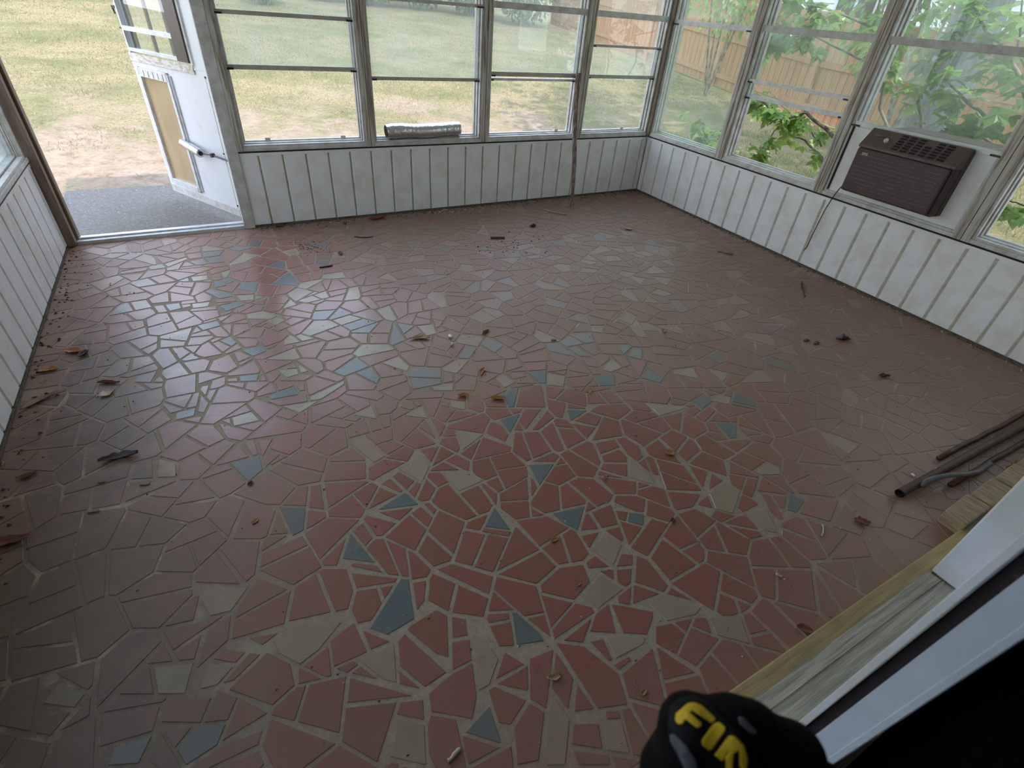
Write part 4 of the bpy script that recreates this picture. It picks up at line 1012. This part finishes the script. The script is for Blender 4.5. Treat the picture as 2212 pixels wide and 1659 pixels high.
LV = [
 (1076,862,.062,.026,5,1.2,'dryorange','dry_leaf','leaf','tan curled leaf in the middle of the floor, right one of the pair'),
 (1000,855,.050,.026,0,1.4,'dryorange','dry_leaf','leaf','tan folded leaf in the middle of the floor, left one of the pair'),
 (1272,845,.042,.018,-50,.8,'dryorange','dry_leaf','leaf','small golden leaf above the blue shard right of centre'),
 (1042,804,.060,.020,65,1.3,'dryorange','dry_leaf','leaf','orange curled leaf pointing at the far wall, above the tan pair'),
 (1049,719,.060,.022,35,1.6,'dryred','dry_leaf','leaf','rolled red brown leaf near the white pill'),
 (907,732,.100,.032,0,.9,'drytan','dry_leaf','leaf','wide tan leaf left of the white pill'),
 (1448,980,.036,.030,-15,.8,'dryorange','dry_leaf','leaf','pale orange leaf scrap on a buff shard right of centre'),
 (1306,1033,.030,.012,80,1.6,'drytan','seed_pod','seed pod','small brown seed pod standing on end on the red tiles'),
 (236,828,.085,.026,5,2.2,'dryred','dry_leaf','leaf','tightly rolled brown leaf by the left wall'),
 (232,851,.045,.040,-40,.5,'drypale','wood_chip','wood chip','pale chip just below the rolled brown leaf'),
 (86,868,.135,.030,25,1.1,'drytan','dry_leaf','leaf','long tan leaf strip against the left wall'),
 (158,760,.085,.034,-8,.7,'dryorange','dry_leaf','leaf','orange leaf scrap near the left wall beside a black one'),
 (181,766,.060,.036,35,1.5,'drydark','dry_leaf','leaf','crumpled black leaf touching the orange scrap near the left wall'),
 (104,800,.075,.030,12,.7,'dryorange','dry_leaf','leaf','orange brown leaf flat beside the left wall'),
 (1862,1128,.056,.030,-5,1.0,'dryred','dry_leaf','leaf','curled red brown leaf on the dull tiles at the right'),
 (1820,734,.085,.050,-5,1.5,'drydark','dry_leaf','leaf','large dark crumpled leaf near the right wall'),
 (1742,737,.040,.024,0,1.5,'drydark','dry_leaf','leaf','small dark curl, left of the two beside the large dark leaf'),
 (1763,743,.045,.028,20,1.6,'drydark','dry_leaf','leaf','small dark curl, right of the two beside the large dark leaf'),
 (1909,814,.060,.034,-5,1.8,'drydark','dry_leaf','leaf','black crumpled lump below the large dark leaf'),
 (1434,716,.045,.024,60,1.2,'drytan','dry_leaf','leaf','tan leaf standing on edge right of centre, far half of the floor'),
 (1196,735,.030,.016,0,1.2,'drytan','dry_leaf','leaf','tiny tan scrap between two blue shards'),
 (1737,1360,.045,.024,-10,.9,'dryred','dry_leaf','leaf','reddish leaf scrap beside the yellow strip'),
 (551,1127,.024,.012,40,1.2,'dryorange','dry_leaf','leaf','tiny orange leaf left of the first blue shard'),
 (1197,1168,.028,.014,35,1.2,'dryorange','dry_leaf','leaf','orange brown scrap below the broad blue shard'),
 (1453,1126,.020,.018,0,1.7,'dryred','berry_husk','husk','round red brown husk on the red tiles right of centre'),
 (1249,1263,.016,.012,40,1.3,'drytan','berry_husk','husk','small tan husk left of the buff shard near the bottom'),
 (1196,1463,.036,.020,5,1.2,'drytan','dry_leaf','leaf','twisted tan leaf on a grout joint near the bottom'),
 (1390,1497,.018,.014,60,1.4,'drytan','seed_pod','seed pod','small brown pod above the black glove'),
 (203,1106,.036,.013,5,1.5,'drytan','dry_leaf','leaf','narrow tan leaf in the dark left part of the floor'),
 (221,1041,.030,.010,0,1.6,'drytan','dry_leaf','leaf','thin tan curl in the dark left part, above the narrow leaf'),
 (60,1028,.055,.018,15,1.2,'dryred','dry_leaf','leaf','brown leaf lying close to the lower left wall'),
 (313,1046,.034,.014,10,1.3,'drytan','dry_leaf','leaf','tan scrap left of the large pale blue shard'),
 (541,1045,.022,.014,50,1.5,'drydark','dry_leaf','leaf','dark scrap touching the tip of the pale blue shard'),
 (18,1168,.120,.036,5,1.0,'dryred','dry_leaf','leaf','broad purple brown leaf cut by the left edge'),
 (601,488,.085,.060,50,.8,'dryred','dry_leaf','leaf','red leaf at the foot of the far wall beside the door'),
 (815,473,.150,.050,8,1.0,'dryred','dry_leaf','leaf','ragged brown leaf at the foot of the far wall below the duct'),
 (735,549,.050,.030,60,1.4,'dryred','dry_leaf','leaf','small bright red brown curl in front of the far wall'),
 (1151,490,.070,.040,20,1.6,'drydark','dry_leaf','leaf','dark curled leaf in front of the stick'),
 (1357,496,.070,.034,-5,1.0,'drypale','dry_leaf','leaf','pale leaf scrap in the far right part of the floor'),
 (258,990,.120,.040,15,1.1,'drydark','dry_leaf','leaf','grey black crushed leaf on the dull left floor'),
 (745,484,.055,.022,30,1.3,'dryred','dry_leaf','leaf','little brown leaf near the far wall between door and duct'),
]
for i, a_ in enumerate(LV): curled_leaf(*a_, seed=100 + i)
def twig(px0, py0, px1, py1, r, mat, name, cat, label, seed=1, bow=0):
    a_ = fl(px0, py0, r); b_ = fl(px1, py1, r); rr = random.Random(seed); mb = MB(); s_ = (b_ - a_).cross(Vector((0, 0, 1))).normalized()
    pts = [a_.lerp(b_, t / 6) + s_ * (bow * math.sin(math.pi * t / 6) + rr.uniform(-.0015, .0015)) for t in range(7)]; mb.tube(pts, [r * rr.uniform(.75, 1.1) for _ in range(7)], 7)
    o = mb.build(name, M[mat], smooth=True, origin=(a_.x, a_.y, 0)); tag(o, label, cat); return o
twig(968,1645,994,1616,.0055,'drypale','wood_chip','wood chip','pale splinter of wood at the bottom of the floor',1)
twig(1175,452,1224,463,.006,'drypale','twig','twig','pale bent twig in front of the stick',2,.02)
twig(1551,541,1584,549,.008,'drytan','twig','twig','short brown twig beside the right wall',3)
twig(1060,513,1090,513,.010,'dryred','twig','twig','red brown stub near the far wall below the third window',4)
twig(766,511,806,511,.004,'drydark','twig','twig','thin dark twig lying level, below the duct',5,.015)
twig(690,577,718,573,.005,'drydark','twig','twig','crooked dark twig among the grit left of centre',6,.006)
twig(1776,1158,1778,1134,.0035,'drypale','twig','twig','thin pale twig on the dull tiles right of centre',7,.003)
twig(1368,1474,1386,1494,.0014,'drytan','twig','twig','hair thin twig joined to the pod above the glove',8,.002)
twig(2175,1008,2195,994,.003,'dryorange','twig','twig','small orange twig beside the bricks',9,.004)
twig(1690,1246,1676,1240,.0035,'drypale','wood_chip','wood chip','pale broken chip near the yellow strip',10)
twig(1732,608,1738,640,.004,'drydark','twig','twig','tiny dark twig close under the hanging cord',11,.003)
def pellet(px, py, L_, r, ang, mat, name, cat, label):
    o = fl(px, py, r); p2 = fl(px + 10 * math.cos(math.radians(ang)), py - 10 * math.sin(math.radians(ang)), r); d = (p2 - o).normalized(); mb = MB()
    ts = [-.5, -.45, -.36, -.2, 0, .2, .36, .45, .5]; mb.tube([o + d * L_ * t for t in ts], [r * f for f in (.1, .5, .8, .97, 1, .97, .8, .5, .1)], 12)
    ob = mb.build(name, M[mat], smooth=True, origin=(o.x, o.y, 0)); tag(ob, label, cat)
pellet(1973,1026,.018,.0045,-35,'pill','white_pellet','pellet','white pellet near the end of the rusty pipe')
pellet(2023,1012,.009,.0035,-10,'pill','white_pellet','pellet','tiny white pellet above the grey tubing')
pellet(973,726,.030,.008,-30,'pill','white_pellet','pellet','white pellet in the middle of the far floor')
pellet(977,743,.018,.008,-30,'pebble','white_pellet','pellet','grey white bead just below the white pellet')
pellet(2056,1050,.012,.005,10,'pebble','white_pellet','pellet','pale bead between the tubing and the bricks')
# crumbs and grit: uncountable
rng = random.Random(9); mb = MB()
def grit(x, y, r, mi):
    vs_ = [Vector((rng.uniform(-1, 1), rng.uniform(-1, 1), rng.uniform(0, 1))) for _ in range(5)]
    P = [(x + r * 1.2, y, 0), (x - r * .6, y + r * rng.uniform(.5, 1), 0), (x - r * .7, y - r * rng.uniform(.5, 1), 0), (x + rng.uniform(-.3, .3) * r, y, r * rng.uniform(.6, 1.2))]
    mb.add(P, [(0, 1, 3), (1, 2, 3), (2, 0, 3)], mi)
for _ in range(620):
    x, y = rng.uniform(XL + .03, -.03), rng.uniform(YH + .02, -.03); grit(x, y, rng.uniform(.0012, .0045), 0 if rng.random() < .3 else 1)
for _ in range(900):     # along the walls
    k = rng.random()
    if k < .45: x, y = rng.uniform(-3.5, -.03), -abs(rng.gauss(0, .05)) - .008
    elif k < .75: x, y = -abs(rng.gauss(0, .03)) - .006, rng.uniform(YH, -.03)
    else: x, y = XL + abs(rng.gauss(0, .05)) + .006, rng.uniform(YH, -.05)
    grit(max(x, XL + .006), y, rng.uniform(.002, .009), 0 if rng.random() < .25 else 1)
for _ in range(90): q = fl(665 + rng.gauss(0, 22), 535 + rng.gauss(0, 7)); grit(q.x, q.y, rng.uniform(.002, .006), 1)
for _ in range(60): q = fl(1100 + rng.gauss(0, 60), 535 + rng.gauss(0, 18)); grit(q.x, q.y, rng.uniform(.003, .008), 1)
for _ in range(30): q = fl(1040 + rng.gauss(0, 60), 455 + rng.gauss(0, 5)); q.y = min(q.y, -.01); grit(q.x, q.y, rng.uniform(.005, .014), 0)
o = mb.build('grit', [M['pebble'], M['crumb']]); tag(o, 'scattered crumbs and grit over the tiles', 'grit', kind='stuff')

# ================================================================ GLOVED HAND
m, nt, b = nodes('black knit glove'); M['glove'] = m
f = noise(nt, 220, 4, .7); nt.links.new(ramp(nt, f, [(.35, (.0025, .0022, .003)), (.7, (.008, .007, .009))]), b.inputs['Base Color'])
b.inputs['Roughness'].default_value = .9; b.inputs['Sheen Weight'].default_value = .02; b.inputs['Specular IOR Level'].default_value = .1; nt.links.new(bumpn(nt, f, .6, .002), b.inputs['Normal'])
M['gyellow'] = simple('yellow print', (.80, .56, .02), (.72, .48, .02), 60, .6)
M['ggrey'] = simple('grey painted highlight', (.16, .17, .20), (.07, .07, .085), 90, .7)  # blue-grey highlight on the glove, put into the colour
M['gpad'] = simple('black rubber patch', (.008, .008, .009), None, 90, .7, spec=.2)
DEP = .36; PXM = DEP / FPX
def hp(px, py, dz=0.0): return cpt(px, py, DEP + dz)
hand_o = hp(1600, 1700)
e = empty('person', hand_o, "person's fist in a black work glove with yellow lettering, at the bottom edge", 'person')
def capsule(bm, a_, b_, r0, r1, seg=12):
    n = max(2, int((b_ - a_).length / (min(r0, r1) * .35)) + 1)
    for i in range(n + 1):
        t = i / n; c = a_.lerp(b_, t); r = r0 + (r1 - r0) * t
        bmesh.ops.create_icosphere(bm, subdivisions=2, radius=r, matrix=Matrix.Translation(c))
bm = bmesh.new(); mm = PXM
# knuckle row, thumb side first
K = [(1490, 1566, .004), (1578, 1574, .000), (1668, 1618, .000), (1738, 1702, .006)]
W0 = hp(1500, 1960, .035)
for (kx, ky, kz), r in zip(K, (.0245, .0255, .0250, .0235)):
    k = hp(kx, ky, kz + .018); wr = hp(1446 + (kx - 1492) * .62, 1880 + (kx - 1492) * .2, .045)
    capsule(bm, k, wr, r, .026)
    if kx < 1750: capsule(bm, hp(kx + 42, ky + 12, kz + .018), hp(kx + 42, ky + 160, .035), r, .026)
    # fingers: out, down, and back under
    j1 = hp(kx + 26, ky - 30, kz + .052); j2 = hp(kx - 6, ky + 40, kz + .078); j3 = hp(kx - 40, ky + 95, kz + .066)
    capsule(bm, k, j1, r * .92, .0135); capsule(bm, j1, j2, .0135, .0125); capsule(bm, j2, j3, .0125, .011)
capsule(bm, hp(1440, 1900, .045), hp(1430, 2300, .06), .034, .040)
capsule(bm, hp(1540, 1920, .045), hp(1540, 2300, .06), .034, .040)
# thumb lies along the near side and closes on the fingers
capsule(bm, hp(1432, 1800, .035), hp(1424, 1650, .036), .020, .0165); capsule(bm, hp(1424, 1650, .036), hp(1470, 1560, .062), .0165, .0135)
me = bpy.data.meshes.new('glove'); bm.to_mesh(me); bm.free()
ho = bpy.data.objects.new('glove', me); COL.objects.link(ho); me.materials.append(M['glove'])
rm = ho.modifiers.new('remesh', 'REMESH'); rm.mode = 'VOXEL'; rm.voxel_size = .0028; rm.use_smooth_shade = True
sm = ho.modifiers.new('smooth', 'SMOOTH'); sm.factor = .6; sm.iterations = 22
dg = bpy.context.evaluated_depsgraph_get(); ev = ho.evaluated_get(dg); me2 = bpy.data.meshes.new_from_object(ev); ho.modifiers.clear(); ho.data = me2
for p in me2.polygons: p.use_smooth = True
if not me2.materials: me2.materials.append(M['glove'])
ho.parent = e; ho.matrix_parent_inverse = Matrix.Translation(-Vector(e.location))
bpy.context.view_layer.update()
bvh = BVHTree.FromPolygons([v.co.copy() for v in me2.vertices], [tuple(p.vertices) for p in me2.polygons])
def drape(name, polys, mat, off, label=None, px_res=5):
    """lay flat print and highlight outlines (photo pixels) on the glove surface"""
    mb = MB()
    bmx = bmesh.new()
    for poly in polys:
        vs_ = [bmx.verts.new((q[0], q[1], 0)) for q in poly]; bmx.faces.new(vs_)
    bmesh.ops.triangulate(bmx, faces=bmx.faces[:])
    for _ in range(3): bmesh.ops.subdivide_edges(bmx, edges=[ed for ed in bmx.edges if ed.calc_length() > px_res], cuts=1, use_grid_fill=False); bmesh.ops.triangulate(bmx, faces=bmx.faces[:])
    P = []; ok = []
    for v in bmx.verts:
        d = Vector(ray(v.co.x, v.co.y)).normalized(); h = bvh.ray_cast(Vector(CAM), d)
        if h[0] is None: P.append(None)
        else: P.append(h[0] - d * off + h[1] * 0)
    bmx.verts.index_update()
    F = [tuple(v.index for v in f.verts) for f in bmx.faces if all(P[v.index] is not None for v in f.verts)]
    if not F: print('drape empty', name); return
    P = [p if p is not None else Vector((0, 0, 0)) for p in P]
    used = sorted({i for f in F for i in f}); mpn = {i: k for k, i in enumerate(used)}
    mb.add([P[i] for i in used], [tuple(mpn[i] for i in f) for f in F]); bmx.free()
    o = mb.build(name, M[mat], smooth=True); o.parent = ho
    o.matrix_parent_inverse = ho.matrix_world.inverted()
    s_ = o.modifiers.new('solid', 'SOLIDIFY'); s_.thickness = .0006; s_.offset = 0
    if label: o['label'] = label
    return o
def crop4(L): return [(1100 + x * .27663, 1200 + y * .27663) for x, y in L]
drape('back_patch', [crop4([(1250,1180),(1330,1110),(1440,1090),(1560,1140),(1700,1290),(1850,1420),(1990,1640),(1990,1720),(1520,1720),(1350,1560),(1240,1360)])], 'gpad', .0012)
drape('lettering', [crop4(q) for q in ([(1298,1285),(1302,1238),(1395,1155),(1442,1185),(1352,1318),(1318,1314)],[(1395,1155),(1440,1148),(1500,1170),(1608,1270),(1602,1292),(1578,1306),(1412,1198)],[(1375,1225),(1425,1238),(1506,1314),(1494,1338),(1464,1343),(1372,1272)])], 'gyellow', .0024, 'yellow letter F')
drape('lettering', [crop4([(1505,1445),(1600,1310),(1640,1302),(1688,1340),(1685,1370),(1590,1510),(1560,1520),(1510,1480)])], 'gyellow', .0024, 'yellow letter I')
drape('lettering', [crop4(q) for q in ([(1605,1560),(1715,1410),(1760,1445),(1664,1604)],[(1716,1408),(1760,1410),(1832,1482),(1796,1522),(1735,1465)],[(1798,1484),(1836,1488),(1866,1600),(1848,1690),(1802,1650),(1800,1560)],[(1735,1455),(1796,1520),(1758,1545),(1690,1606)],[(1686,1570),(1752,1545),(1745,1700),(1698,1700)])], 'gyellow', .0024, 'yellow letter R')
drape('highlight_streak', [crop4([(1255,1400),(1290,1395),(1380,1480),(1460,1600),(1480,1720),(1400,1720),(1320,1560),(1260,1450)])], 'ggrey', .0024)
drape('highlight_streak', [crop4([(1790,1260),(1830,1260),(1930,1370),(1925,1395),(1880,1380),(1800,1310)])], 'ggrey', .0024)
